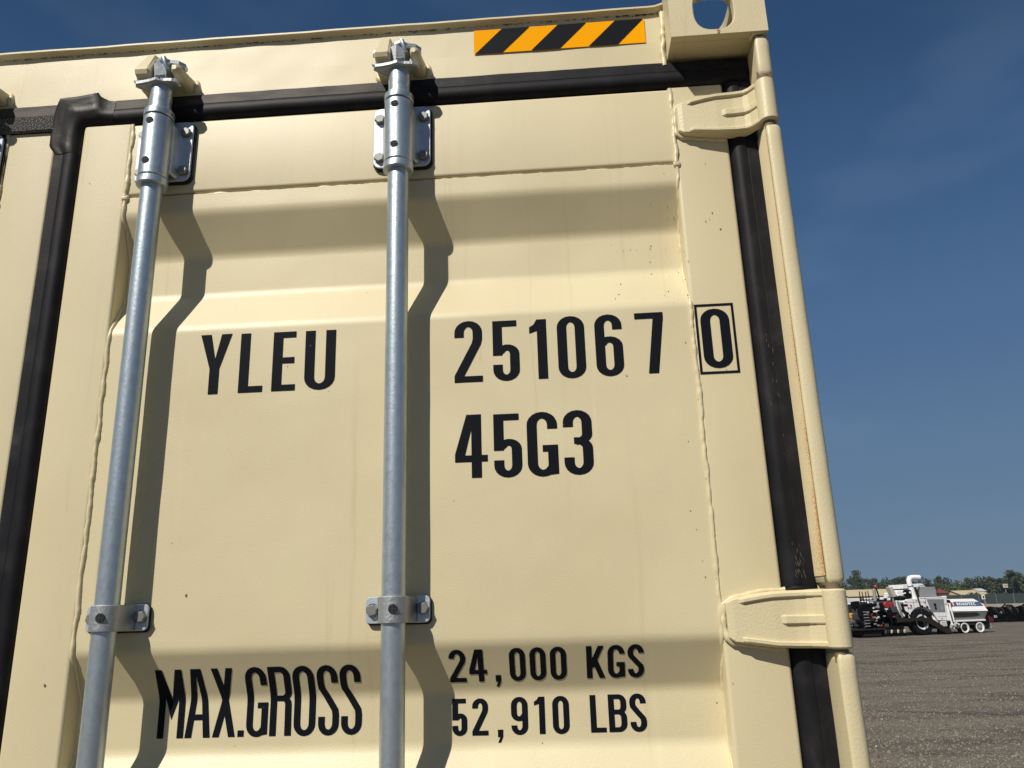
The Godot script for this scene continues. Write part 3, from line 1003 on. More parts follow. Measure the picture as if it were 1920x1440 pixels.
func casting(c: Node) -> Node3D:
	var k := node("corner_casting", c)
	beg(Transform3D(Basis(), UPW))
	var x0 := 0.2202
	var x1 := 0.3805
	var y0 := 2.7127
	var y1 := 2.831
	var z1 := 0.060
	var z0 := -0.118
	plate_hole(Vector3(x0, y0, z1), Vector3.RIGHT, Vector3.UP, x1 - x0, y1 - y0, 0.0335, 0.0395, 0.0748, 0.0500, 0.016)
	plate_hole(Vector3(x1, y0, z1 - 0.0165), Vector3(0, 0, -1), Vector3.UP, z1 - 0.0165 - z0, y1 - y0, 0.036, 0.030, 0.075, 0.062, 0.011)
	plate_hole(Vector3(x0 + 0.012, y1 - 0.0003, z1 - 0.0165), Vector3.RIGHT, Vector3(0, 0, -1), x1 - x0 - 0.0235, z1 - 0.0165 - z0, 0.042, 0.060, 0.066, 0.075, 0.022)
	box(Vector3(x0, y0, z0), Vector3(x0 + 0.0115, y1, z1 - 0.0165))
	box(Vector3(x0 + 0.0118, y0, z0), Vector3(x1 - 0.0113, y0 + 0.010, z1 - 0.0165))
	done("casting_body", M.cast, k)
	return k

func post_run(y0: float, y1: float, c: Node, top_taper := true) -> void:
	beg(Transform3D(Basis(), UPW))
	var base := PackedVector2Array([Vector2(0.3563, 0.0010), Vector2(0.3580, 0.0490), Vector2(0.3588, 0.0520), Vector2(0.3612, 0.0535), Vector2(0.3705, 0.0533)])
	for i in range(1, 8):
		var a := deg_to_rad(90 - 90.0 * i / 7)
		base.append(Vector2(0.3708 + cos(a) * 0.0132, 0.0400 + sin(a) * 0.0132))
	base.append(Vector2(0.3840, 0.0002))
	var sec := []
	var f := noise(1.0, 2, 61)
	var n := maxi(3, int((y1 - y0) / 0.03))
	var ys := [[y0, 0.006], [y0 + 0.005, 0.0012], [y0 + 0.010, 0.0]]
	for i in n - 1:
		ys.append([lerpf(y0 + 0.012, y1 - 0.012, (i + 0.5) / (n - 1)), 0.0])
	ys += [[y1 - 0.010, 0.0], [y1 - 0.004, 0.0015], [y1, 0.006]]
	for q in ys:
		var row := []
		for p in inset(base, q[1]):
			row.append(Vector3(p.x + 0.0006 * f.get_noise_1d(q[0] * 9.0), q[0], maxf(p.y, 0.0002)))
		sec.append(row)
	sg += 1
	var g := sg
	var m: int = sec[0].size()
	for k in sec.size() - 1:
		for i in m:
			var j := (i + 1) % m
			quad(sec[k][j], sec[k][i], sec[k + 1][i], sec[k + 1][j], -1 if (i < 1 or i == m - 1 or i == m - 2) else g)
	fan(sec[0], Vector3.DOWN)
	fan(sec[-1], Vector3.UP)
	done("post_edge", M.cast, c)

func lit_rust_strip(c: Node) -> void:
	var im := Image.create(64, 1024, false, Image.FORMAT_RGB8)
	var f := noise(0.17, 4, 91)
	var f2 := noise(0.012, 3, 92)
	var base := lin(0.74, 0.64, 0.41)  # lighter than the paint: sunlit brightness is put into this base colour
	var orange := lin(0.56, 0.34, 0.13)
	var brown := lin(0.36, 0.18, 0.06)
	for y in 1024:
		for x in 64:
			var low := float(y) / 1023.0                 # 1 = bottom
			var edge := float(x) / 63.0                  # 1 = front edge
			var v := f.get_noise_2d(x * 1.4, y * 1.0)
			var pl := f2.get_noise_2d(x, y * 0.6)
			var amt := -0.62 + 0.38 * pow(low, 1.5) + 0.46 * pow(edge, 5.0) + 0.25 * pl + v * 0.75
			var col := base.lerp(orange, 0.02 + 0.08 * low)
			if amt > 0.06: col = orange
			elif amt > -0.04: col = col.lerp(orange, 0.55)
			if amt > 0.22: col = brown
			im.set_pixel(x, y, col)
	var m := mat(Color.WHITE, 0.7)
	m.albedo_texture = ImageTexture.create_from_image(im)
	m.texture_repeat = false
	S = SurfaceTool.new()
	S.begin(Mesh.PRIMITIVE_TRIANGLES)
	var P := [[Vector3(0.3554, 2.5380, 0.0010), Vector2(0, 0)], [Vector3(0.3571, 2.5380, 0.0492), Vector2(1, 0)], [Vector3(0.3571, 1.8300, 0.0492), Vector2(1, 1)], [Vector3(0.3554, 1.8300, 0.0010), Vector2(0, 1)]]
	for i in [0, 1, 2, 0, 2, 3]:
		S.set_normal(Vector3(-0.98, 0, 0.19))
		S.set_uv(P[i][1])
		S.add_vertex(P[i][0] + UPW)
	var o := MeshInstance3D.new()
	o.name = "rust_and_lit_tone"
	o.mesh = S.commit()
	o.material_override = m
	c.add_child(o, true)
	tag(o, "rust speckled inner face of the post, base tone lightened as if sunlit")

func mirrored(o: Node3D, c: Node) -> Node3D:
	var q: Node3D = o.duplicate()
	q.name = o.name
	c.add_child(q, true)
	q.transform = Transform3D(Basis.from_scale(Vector3(-1, 1, 1)), Vector3(-1.706, 0, 0)) * o.transform
	return q

func make_container() -> void:
	var c := node("shipping_container")
	tag(c, "cream steel shipping container with galvanized lock rods and black lettering on its door", "shipping container")
	var up := Transform3D(Basis(), UPW)
	make_right_door(c)
	make_left_door(c)
	# lock rods, two a door, and the keepers they turn in
	var rod := make_rod(c)
	var keep := make_keeper(c)
	rod.position.x = -0.6690
	keep.position.x = -0.6690
	var f := true
	for x in [-0.2460, -1.0205, -1.4435]:
		var q: Node3D = rod.duplicate()
		q.name = "lock_rod"
		c.add_child(q, true)
		q.position.x = x
		q = keep.duplicate()
		q.name = "cam_keeper"
		c.add_child(q, true)
		q.position.x = x
	# top rail above the doors
	var rail := node("top_rail", c)
	beg(up)
	var g := noise(1.0, 3, 15)
	var rows := []
	for j in 9:
		var row := []
		var y := lerpf(2.695, 2.8128, j / 8.0)
		for i in 121:
			var x := lerpf(-1.925, 0.2195, i / 120.0)
			row.append(Vector3(x, y, -0.0004 + 0.0012 * g.get_noise_2d(x * 5.0, y * 7.0)))
		rows.append(row)
	for k in 8:
		for i in 120:
			quad(rows[k][i], rows[k][i + 1], rows[k + 1][i + 1], rows[k + 1][i], 2)
	done("rail_face", M.paint, rail)
	beg(up)
	box(Vector3(-1.92, 2.676, -0.09), Vector3(0.2195, 2.8105, -0.004))
	done("rail_body", M.paint, rail)
	beg(up)
	var sec := []
	for i in 161:
		var x := lerpf(-1.926, 0.2190, i / 160.0)
		var dy := 0.0007 * g.get_noise_1d(x * 6.0) + 0.006 * pow(clampf((x - 0.196) / 0.024, 0, 1), 2.0)
		var dz := 0.0006 * g.get_noise_1d(x * 9.0 + 40.0)
		var row := []
		for q in [[2.8124, -0.004], [2.8124, 0.0004], [2.8138, 0.0030], [2.8158, 0.0052], [2.8162, 0.0098], [2.8170, 0.0108], [2.8204, 0.0108], [2.8212, 0.0098], [2.8212, -0.09], [2.8124, -0.09]]:
			row.append(Vector3(x, q[0] + dy, q[1] + (dz if q[1] > 0 else 0.0)))
		sec.append(row)
	loft(sec)
	done("rail_flange", M.paint, rail)
	# grime and rust along the underside of the flange
	rng.seed = 5
	beg(up)
	for k in 230:
		var x := rng.randf_range(-1.0, 0.215)
		if k > 200: x = rng.randf_range(0.15, 0.216)
		var y := 2.8122 - absf(rng.randfn(0, 0.0012))
		var r := rng.randf_range(0.0006, 0.0017)
		var p := []
		for i in 6:
			var a := TAU * i / 6.0
			p.append(Vector3(x + cos(a) * r * rng.randf_range(1.0, 2.6), y + sin(a) * r * 0.8, 0.0011))
		fan(p, Vector3(0, 0, 1))
	kind(done("rust_speck", M.speck, rail), "stuff")
	# hazard tape
	var tx := func(u: float, v: float) -> Vector3: return Vector3(lerpf(-0.1186, 0.1862, u), lerpf(2.7522, 2.8024, v), 0.0016)
	beg(up)
	quad(tx.call(0, 0), tx.call(1, 0), tx.call(1, 1), tx.call(0, 1))
	var tape := done("hazard_tape", M.tape, rail)
	tag(tape, "yellow and black striped warning tape")
	for q in [[0.006, 0.168, 0.166, 0.330], [0.336, 0.504, 0.496, 0.663], [0.670, 0.840, 0.830, 0.996]]:
		beg(up)
		var a: Vector3 = tx.call(q[0], 0.004)
		var b: Vector3 = tx.call(q[1], 0.004)
		var d: Vector3 = tx.call(q[3], 0.996)
		var e: Vector3 = tx.call(q[2], 0.996)
		var off := Vector3(0, 0, 0.0006)
		quad(a + off, b + off, d + off, e + off)
		done("tape_stripe", M.vinyl, rail)
	bead([Vector3(0.2155, 2.700, 0.002), Vector3(0.2145, 2.73, 0.003), Vector3(0.2165, 2.78, 0.003), Vector3(0.2150, 2.8135, 0.003)], 0.0052, rail, 40)
	# corner castings
	var k := casting(c)
	bead([Vector3(0.3790, 2.7160, 0.047), Vector3(0.3700, 2.7130, 0.055), Vector3(0.3560, 2.7125, 0.0555), Vector3(0.3540, 2.7115, 0.035)], 0.0036, k, 41, "casting_weld")
	beg(up)
	for q in [[0.0066, 0.0045], [0.0046, 0.0025]]:
		pass
	quad(Vector3(0.2965, 2.7135, 0.0606), Vector3(0.3005, 2.7135, 0.0606), Vector3(0.3015, 2.7205, 0.0606), Vector3(0.2960, 2.7200, 0.0606))
	done("rust_and_lit_tone", mat(lin(0.36, 0.19, 0.06), 0.9), k)
	mirrored(k, c)
	for sx in [false, true]:
		var q: Node3D = k.duplicate()
		q.name = "corner_casting"
		c.add_child(q, true)
		q.position = Vector3(0, -2.778, 0)
		if sx: q.transform = Transform3D(Basis.from_scale(Vector3(-1, 1, 1)), Vector3(-1.706, 0, 0)) * q.transform
	# corner post: a back plate and the forward edge, broken at each hinge
	var post := node("corner_post", c)
	beg(up)
	box(Vector3(0.3578, 0.055, -0.12), Vector3(0.3838, 2.711, -0.0002), 0.002)
	box(Vector3(0.312, 0.055, -0.12), Vector3(0.3576, 2.70, -0.052))
	done("post_web", M.paint, post)
	post_run(2.6310, 2.7120, post)
	post_run(1.8165, 2.5420, post)
	post_run(1.0080, 1.7300, post)
	post_run(0.2080, 0.9130, post)
	lit_rust_strip(post)
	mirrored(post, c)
	# the rest of the box behind the door end
	for m in [false, true]:
		beg(up)
		var path := PackedVector2Array()
		var z := -0.12
		while z > -11.95:
			for q in [[0.0, 0.372], [0.07, 0.372], [0.14, 0.338], [0.21, 0.338]]:
				path.append(Vector2(mx(q[1], m), z - q[0]))
			z -= 0.28
		for i in path.size() - 1:
			fan([Vector3(path[i].x, 0.08, path[i].y), Vector3(path[i + 1].x, 0.08, path[i + 1].y), Vector3(path[i + 1].x, 2.77, path[i + 1].y), Vector3(path[i].x, 2.77, path[i].y)], Vector3(-1 if m else 1, 0, 0))
		done("side_wall", M.paint, c)
		beg(up)
		box(Vector3(mx(0.330, m), 2.765, -0.12), Vector3(mx(0.378, m), 2.822, -12.0), 0.003)
		done("side_rail", M.paint, c)
		beg(up)
		box(Vector3(mx(0.330, m), -0.05, -0.12), Vector3(mx(0.378, m), 0.085, -12.0), 0.003)
		done("side_rail", M.paint, c)
	beg(up)
	box(Vector3(-2.03, 2.790, -0.10), Vector3(0.325, 2.810, -12.0))
	done("roof", M.paint, c)
	beg(up)
	box(Vector3(-2.03, 0.06, -11.96), Vector3(0.325, 2.76, -12.02))
	done("end_wall", M.paint, c)
	beg(up)
	box(Vector3(-2.03, -0.05, -0.02), Vector3(0.355, 0.085, -12.0))
	done("floor", M.paint, c)

# ---------------------------------------------------------------- the yard behind
func make_ground() -> void:
	beg()
	var p := [Vector3(-900, 0, 500), Vector3(900, 0, 500), Vector3(900, 0, -1500), Vector3(-900, 0, -1500)]
	quad(p[0], p[1], p[2], p[3])
	kind(tag(done("ground", M.ground), "grey brown gravel yard reaching to the far fence"), "structure")
	# pale gravel road along the fence
	beg()
	var road := mat(lin(0.30, 0.27, 0.22), 0.95)
	quad(Vector3(30, 0.006, -122), Vector3(150, 0.006, -75), Vector3(150, 0.006, -113), Vector3(30, 0.006, -162))
	kind(tag(done("road", road), "pale gravel road in front of the fence"), "structure")
	# worn tracks of machines, a little darker than the yard
	var worn := mat(lin(0.095, 0.083, 0.066), 0.95)
	worn.normal_enabled = true
	worn.normal_texture = M.ground.normal_texture
	tri_uv(worn, Vector3(0.29, 0.29, 0.29))
	var edge := noise(0.6, 3, 44)
	for q in [[Vector2(7.0, -23.5), Vector2(13.5, -25.5), 0.22], [Vector2(10.5, -20.5), Vector2(22.0, -24.0), 0.30], [Vector2(9.0, -18.9), Vector2(21.0, -22.6), 0.22], [Vector2(5.0, -13.6), Vector2(8.6, -13.2), 0.16], [Vector2(12.0, -30.5), Vector2(30.0, -35.5), 0.3]]:
		beg()
		var last := []
		for i in 61:
			var u := i / 60.0
			var c: Vector2 = q[0].lerp(q[1], u)
			c.y += 0.5 * sin(u * 3.0) + 0.12 * edge.get_noise_1d(u * 40.0)
			var w: float = q[2] * (0.25 + 0.75 * sin(PI * u)) * (1.0 + 0.9 * edge.get_noise_1d(u * 90.0 + 30.0))
			var cur := [Vector3(c.x, 0.005, c.y + w), Vector3(c.x, 0.005, c.y - w)]
			if i > 0: quad(last[0], cur[0], cur[1], last[1])
			last = cur
		kind(tag(done("track", worn), "dark worn wheel track across the gravel yard"), "structure")
	# loose stones
	rng.seed = 9
	for variant in 1:
		var st := SphereMesh.new()
		st.radius = 0.5
		st.height = 0.8
		st.radial_segments = 6
		st.rings = 3
		var mm := MultiMesh.new()
		mm.transform_format = MultiMesh.TRANSFORM_3D
		mm.use_colors = true
		mm.mesh = st
		var n := 60000
		mm.instance_count = n
		for i in n:
			var r := 6.5 * exp(rng.randf() * 1.75)        # density falls with distance
			var a := deg_to_rad(rng.randf_range(14.0, 38.0))
			var s := 0.010 + 0.022 * pow(rng.randf(), 3.0)
			s *= 1.0 + r * 0.012
			var b := Basis.from_euler(Vector3(rng.randf() * 6.0, rng.randf() * 6.0, rng.randf() * 6.0)).scaled(Vector3(s, s * rng.randf_range(0.5, 0.9), s * rng.randf_range(0.7, 1.2)))
			mm.set_instance_transform(i, Transform3D(b, Vector3(sin(a) * r, s * 0.12, -cos(a) * r)))
			var v := rng.randf_range(0.07, 0.27)
			if rng.randf() < 0.02: v = rng.randf_range(0.26, 0.38)
			mm.set_instance_color(i, Color(v, v * 0.91, v * 0.76))
		var o := MultiMeshInstance3D.new()
		o.name = "gravel"
		o.multimesh = mm
		var m := mat(Color.WHITE, 0.95)
		m.vertex_color_use_as_albedo = true
		o.material_override = m
		add_child(o, true)
		kind(tag(o, "loose grey and tan stones strewn over the yard"), "stuff")

func leaf_mass(blobs: Array, n: int, size: float) -> void:      # blobs: [centre, radius vector]
	var vol := 0.0
	for b in blobs: vol += b[1].x * b[1].y
	for b in blobs:
		var k := int(n * b[1].x * b[1].y / vol)
		for i in k:
			var d := Vector3(rng.randfn(), rng.randfn(), rng.randfn()).normalized()
			var rr := pow(rng.randf(), 0.45) * rng.randf_range(0.85, 1.12)
			var p: Vector3 = b[0] + d * rr * b[1]
			if p.y < 0.15: continue
			var u := Vector3(rng.randfn(), rng.randfn(), rng.randfn()).normalized()
			var v := u.cross(Vector3(rng.randfn(), rng.randfn(), rng.randfn())).normalized()
			var s := size * rng.randf_range(0.5, 1.3)
			quad(p - u * s, p - v * s * 0.7, p + u * s, p + v * s * 0.7)

func leafmat(r: float, g: float, b: float, sd: int) -> StandardMaterial3D:
	var m := mat(Color.WHITE, 0.85)
	m.albedo_texture = ntex(noise(0.03, 4, sd), 256, [[0.0, lin(r * 0.6, g * 0.6, b * 0.6)], [0.5, lin(r, g, b)], [1.0, lin(r * 1.55, g * 1.45, b * 1.3)]])
	tri_uv(m, Vector3(0.12, 0.12, 0.12))
	m.backlight_enabled = true
	m.backlight = lin(r * 0.5, g * 0.6, b * 0.3)
	return m

func tree(at: Vector3, h: float, w: float, seed_: int, m: Material, label: String, spread := 0.5) -> void:
	rng.seed = seed_
	var t := node("tree", self, at)
	tag(t, label, "tree", "trees beyond the fence")
	var bark := mat(lin(0.05, 0.04, 0.03), 0.95)
	beg()
	tube([Vector3.ZERO, Vector3(0.1, h * 0.25, 0), Vector3(0, h * 0.5, 0.1), Vector3(0.1, h * 0.85, 0)], [0.28, 0.2, 0.14, 0.04], 7)
	var blobs := []
	for i in 9:
		var a := rng.randf() * TAU
		var y := h * rng.randf_range(0.35, 0.88)
		var rr := w * 0.5 * spread * (1.1 - absf(y / h - 0.55))
		var c := Vector3(cos(a) * rr, y, sin(a) * rr)
		blobs.append([c, Vector3(w * rng.randf_range(0.16, 0.27), h * rng.randf_range(0.09, 0.16), w * 0.22)])
		tube([Vector3(0, h * 0.38, 0), c], [0.10, 0.03], 5)
	blobs.append([Vector3(0, h * 0.9, 0), Vector3(w * 0.16, h * 0.1, w * 0.16)])
	done("trunk", bark, t)
	beg()
	leaf_mass(blobs, 2600, 0.27)
	done("crown", m, t)

func make_trees() -> void:
	var dark := leafmat(0.042, 0.056, 0.022, 51)
	var mid := leafmat(0.068, 0.088, 0.028, 52)
	tree(Vector3(85.9, 0, -244.2), 9.6, 8.5, 101, dark, "dark broad tree rising over the wood above the screed")
	tree(Vector3(90.2, 0, -242.6), 7.0, 6.0, 102, dark, "smaller dark tree beside the broad one over the screed", 0.4)
	tree(Vector3(96.6, 0, -240.0), 7.1, 6.5, 103, dark, "rounded dark tree just short of the white exhaust stack")
	tree(Vector3(105.8, 0, -236.3), 7.0, 3.9, 104, mid, "lone narrow tree above the white engine hood")
	tree(Vector3(112.0, 0, -233.5), 6.1, 4.6, 105, mid, "low lighter tree above the red roofed building", 0.4)
	tree(Vector3(112.4, 0, -222.0), 6.0, 4.2, 106, dark, "pointed dark tree between red roofed building and road sign", 0.35)
	tree(Vector3(112.0, 0, -211.0), 7.3, 7.6, 107, dark, "tall wide dark tree right behind the white and red sign")
	tree(Vector3(111.5, 0, -200.0), 5.6, 7.0, 108, mid, "bushy tree beyond the sign where the fence leaves view")
	# the wood behind
	rng.seed = 200
	beg()
	var blobs := []
	for i in 70:
		var u := i / 69.0
		var x := lerpf(70.0, 126.0, u)
		var z := lerpf(-226.0, -196.0, pow(u, 1.3)) - rng.randf_range(4.0, 22.0)
		var h := lerpf(6.2, 5.3, u) + rng.randf_range(-1.2, 1.0)
		blobs.append([Vector3(x, h * 0.5, z), Vector3(rng.randf_range(1.4, 2.6), h * 0.5, 2.0)])
	leaf_mass(blobs, 26000, 0.34)
	kind(tag(done("woodland", dark), "dark mass of trees along the horizon"), "stuff")
	rng.seed = 201
	beg()
	blobs = []
	for i in 26:
		var u := i / 25.0
		blobs.append([Vector3(lerpf(70.0, 98.0, u), 2.2, lerpf(-219.0, -209.0, u) + rng.randf_range(-3, 3)), Vector3(rng.randf_range(1.2, 2.0), rng.randf_range(1.9, 2.7), 1.5)])
	leaf_mass(blobs, 5000, 0.26)
	kind(tag(done("shrubbery", mid), "green scrub in front of the dark trees"), "stuff")

func warehouse(at: Vector3, turn: float, l: float, dep: float, eave: float, ridge: float, wall: Material, roof: Material, called: String, label: String, doors := 2) -> void:
	var b := node(called, self, at, turn)
	tag(b, label, "building")
	beg()
	box(Vector3(-l / 2, 0, -dep), Vector3(l / 2, eave, 0))
	fan([Vector3(-l / 2, eave, 0), Vector3(-l / 2, eave, -dep), Vector3(-l / 2, ridge, -dep / 2)], Vector3(-1, 0, 0))
	fan([Vector3(l / 2, eave, 0), Vector3(l / 2, eave, -dep), Vector3(l / 2, ridge, -dep / 2)], Vector3(1, 0, 0))
	done("wall", wall, b)
	beg()
	var o := 0.25
	for s in [0, 1]:
		var z0 := o if s == 0 else -dep - o
		fan([Vector3(-l / 2 - o, eave - 0.05, z0), Vector3(l / 2 + o, eave - 0.05, z0), Vector3(l / 2 + o, ridge + 0.06, -dep / 2), Vector3(-l / 2 - o, ridge + 0.06, -dep / 2)], Vector3(0, 1, 0))
	done("roof", roof, b)
	for i in doors:
		var x := lerpf(-l * 0.35, l * 0.35, (i + 0.5) / doors)
		beg()
		box(Vector3(x - 0.6, 0, 0.01), Vector3(x + 0.6, eave * 0.7, 0.05))
		done("door", mat(lin(0.30, 0.25, 0.16), 0.8), b)

func make_far() -> void:
	var tan_ := mat(lin(0.46, 0.38, 0.22), 0.8)
	var tanr := mat(lin(0.50, 0.42, 0.25), 0.7)
	var red := mat(lin(0.20, 0.035, 0.035), 0.7)
	warehouse(Vector3(58.5, 0, -158.5), 0.33, 11.0, 7.0, 2.0, 3.15, tan_, tanr, "warehouse", "long tan metal building behind the paver's screed", 3)
	warehouse(Vector3(71.2, 0, -158.6), 0.30, 3.4, 5.0, 2.15, 2.75, tan_, red, "building", "tan building with a dark red roof beyond the paver's engine", 1)
	warehouse(Vector3(83.2, 0, -168.9), 0.35, 7.0, 7.0, 1.3, 2.45, tan_, tanr, "warehouse", "low tan building with sloping roof above the paver's hopper", 2)
	warehouse(Vector3(85.6, 0, -172.5), 0.35, 1.7, 2.5, 2.3, 2.75, mat(lin(0.7, 0.7, 0.68), 0.7), mat(lin(0.5, 0.5, 0.5), 0.7), "house", "small white house peeping over the low tan building", 1)
	# white and red road sign on a pole
	var s := node("billboard", self, Vector3(83.0, 0, -158.5), 0.45)
	tag(s, "white billboard with red lettering in front of the dark trees", "sign")
	beg()
	cyl(Vector3(0, 0, 0), Vector3(0, 2.7, 0), 0.07, 8)
	done("pole", mat(lin(0.2, 0.2, 0.2), 0.7), s)
	beg()
	box(Vector3(-0.62, 2.70, 0.08), Vector3(0.62, 3.40, 0.16), 0.01)
	var face := done("board", mat(lin(0.72, 0.66, 0.58), 0.7), s)
	beg()
	for q in [[-0.36, -0.22], [-0.17, -0.04], [0.0, 0.13], [0.18, 0.36]]:
		box(Vector3(q[0], 2.96, 0.162), Vector3(q[1], 3.14, 0.166))
	done("lettering", mat(lin(0.42, 0.07, 0.04), 0.7), face)
	# dark mesh fence with posts
	var fe := node("fence", self)
	tag(fe, "dark green screened fence beyond the gravel road", "fence")
	var a := Vector3(62, 0, -150.0)
	var b := Vector3(96, 0, -136.0)
	var steel := mat(lin(0.16, 0.17, 0.17), 0.6)
	var net := mat(lin(0.022, 0.034, 0.033), 0.9)
	for i in 15:
		var p := a.lerp(b, i / 14.0)
		beg()
		cyl(p, p + Vector3(0, 1.75, 0), 0.04, 8)
		done("fence_post", steel, fe)
		if i < 14:
			var q := a.lerp(b, (i + 1) / 14.0)
			beg()
			fan([p + Vector3(0, 0.04, 0), q + Vector3(0, 0.04, 0), q + Vector3(0, 1.62, 0), p + Vector3(0, 1.62, 0)], Vector3(0, 0, 1))
			bar(p + Vector3(0, 1.66, 0), q + Vector3(0, 1.66, 0), 0.025, 5)
			done("mesh_panel", net, fe)
	# bushes by the buildings
	var mid := leafmat(0.05, 0.062, 0.026, 53)
	var spots := [[Vector3(56.3, 0, -154), 1.2, "low bush at the foot of the long tan building"], [Vector3(75.8, 0, -155), 2.2, "ragged bush right of the red roofed building"], [Vector3(78.3, 0, -154.5), 2.4, "round bush in front of the low tan building"], [Vector3(80.3, 0, -154), 2.0, "bush next to the number sign of the paver"]]
	var k := 0
	for q in spots:
		rng.seed = 300 + k
		k += 1
		var t := node("bush", self, q[0])
		tag(t, q[2], "bush", "bushes by the buildings")
		beg()
		bar(Vector3.ZERO, Vector3(0, q[1] * 0.6, 0), 0.05, 5)
		done("stem", mat(lin(0.05, 0.04, 0.03), 0.9), t)
		beg()
		var bl := []
		for i in 5:
			bl.append([Vector3(rng.randf_range(-0.9, 0.9), q[1] * rng.randf_range(0.35, 0.7), rng.randf_range(-0.5, 0.5)), Vector3(0.7, q[1] * 0.3, 0.6)])
		leaf_mass(bl, 700, 0.13)
		done("foliage", mid, t)
	# white box trucks parked far left of the paver
	var white := mat(lin(0.75, 0.76, 0.78), 0.5)
	var tyre := mat(lin(0.015, 0.015, 0.015), 0.85)
	var n := 0
	for q in [[Vector3(35.4, 0, -103.5), "white box truck half hidden by the container edge"], [Vector3(38.6, 0, -102.4), "white box truck behind the screed, nearer the paver's seat"]]:
		var t := node("box_truck", self, q[0], 0.34)
		tag(t, q[1], "truck", "white trucks behind the paver")
		beg()
		box(Vector3(-1.5, 0.7, -1.1), Vector3(0.75, 1.72, 0.9), 0.03)
		done("cargo_box", white, t)
		beg()
		box(Vector3(0.8, 0.45, -1.0), Vector3(1.5, 1.35, 0.8), 0.12)
		done("cab", white, t)
		beg()
		box(Vector3(0.95, 0.95, 0.802), Vector3(1.38, 1.25, 0.812))
		done("window", mat(lin(0.02, 0.025, 0.03), 0.1), t)
		beg()
		box(Vector3(-1.4, 0.42, -0.9), Vector3(1.4, 0.62, 0.7))
		done("chassis", tyre, t)
		for x in [-1.0, 1.05]:
			beg()
			cyl(Vector3(x, 0.32, 0.6), Vector3(x, 0.32, 0.86), 0.32, 14)
			done("wheel", tyre, t)
		n += 1
	# yellow loader
	var l := node("loader", self, Vector3(20.6, 0, -57.6), 0.35)
	tag(l, "small yellow loader with black cab behind the screed", "loader")
	var yel := mat(lin(0.62, 0.30, 0.02), 0.5)
	beg()
	box(Vector3(-1.1, 0.42, -0.55), Vector3(0.35, 0.78, 0.55), 0.06)
	box(Vector3(0.1, 0.55, -0.5), Vector3(0.62, 0.70, 0.5), 0.04)
	done("body", yel, l)
	beg()
	box(Vector3(-0.75, 0.80, -0.5), Vector3(0.25, 1.36, 0.5), 0.05)
	done("cab", mat(lin(0.012, 0.014, 0.014), 0.3), l)
	beg()
	box(Vector3(-0.80, 1.36, -0.55), Vector3(0.3, 1.46, 0.55), 0.03)
	done("cab_roof", white, l)
	beg()
	tube([Vector3(-0.9, 0.95, 0.6), Vector3(0.2, 1.0, 0.6), Vector3(0.75, 0.4, 0.6)], [0.06], 6)
	done("lift_arm", yel, l)
	for x in [-0.75, 0.15]:
		beg()
		cyl(Vector3(x, 0.30, 0.5), Vector3(x, 0.30, 0.75), 0.30, 16, 0.04)
		done("wheel", tyre, l)
	beg()
	box(Vector3(0.66, 0.1, -0.7), Vector3(1.05, 0.5, 0.7), 0.05)
	done("bucket", mat(lin(0.03, 0.03, 0.03), 0.7), l)

func make_attachments() -> void:
	var blk := mat(lin(0.005, 0.005, 0.006), 0.8)
	blk.metallic_specular = 0.15
	var dk := mat(lin(0.016, 0.013, 0.012), 0.8)
	var redm := mat(lin(0.07, 0.006, 0.012), 0.6)
	var pale := mat(lin(0.45, 0.44, 0.45), 0.5)
	var names := ["black grapple attachment next to the paver's hopper, with a dark red side plate", "plain black bucket attachment, second from the paver's hopper", "black grapple attachment with small white fittings, third from the hopper", "black grapple attachment with a pale tag, fourth from the hopper", "black grapple attachment farthest from the paver"]
	for i in 5:
		rng.seed = 400 + i
		var at := Vector3(27.75 + i * 1.02, 0, -54.3 - i * 0.10)
		var g := node("grapple_attachment", self, at, 0.30)
		tag(g, names[i], "attachment", "loader attachments set out in a row")
		beg()
		box(Vector3(-0.45, 0.06, -0.5), Vector3(0.45, 0.92, -0.42), 0.02)
		box(Vector3(-0.45, 0.05, -0.5), Vector3(0.45, 0.14, 0.35), 0.02)
		if i < 2: box(Vector3(-0.45, 0.1, 0.3), Vector3(0.45, 0.80, 0.36), 0.02)
		done("back_plate", blk, g)
		for s in [-0.46, 0.42]:
			beg()
			prism(PackedVector2Array([Vector2(0.05, -0.5), Vector2(0.05, 0.38), Vector2(0.28, 0.42), Vector2(0.50, -0.1), Vector2(0.90, -0.34), Vector2(0.92, -0.5)]), s, s + 0.04, 0)
			done("side_plate", redm if i == 0 and s < 0 else blk, g)
		for k in 4:
			var x := -0.36 + k * 0.24
			beg()
			tube([Vector3(x, 0.85, -0.35), Vector3(x + rng.randf_range(-0.03, 0.03), 1.02 + rng.randf_range(-0.10, 0.12), 0.0), Vector3(x + rng.randf_range(-0.08, 0.08), 0.88 + rng.randf_range(-0.1, 0.1), 0.38), Vector3(x + rng.randf_range(-0.1, 0.1), 0.55, 0.52)], [0.05, 0.055, 0.045, 0.02], 6)
			done("tine", dk if k % 2 else blk, g)
		beg()
		cyl(Vector3(-0.2, 0.5, 0.30), Vector3(-0.1, 0.95, 0.15), 0.05, 8)
		cyl(Vector3(0.2, 0.45, 0.34), Vector3(0.15, 0.9, 0.15), 0.05, 8)
		done("hydraulic_ram", dk, g)
		if i != 1:
			beg()
			box(Vector3(-0.12 + 0.1 * i - 0.2, 0.30, 0.37), Vector3(0.10 + 0.1 * i - 0.2, 0.46 + 0.06 * (i % 2), 0.40), 0.01)
			cyl(Vector3(0.25, 0.62, 0.36), Vector3(0.25, 0.62, 0.42), 0.07, 10)
			done("fitting", pale, g)

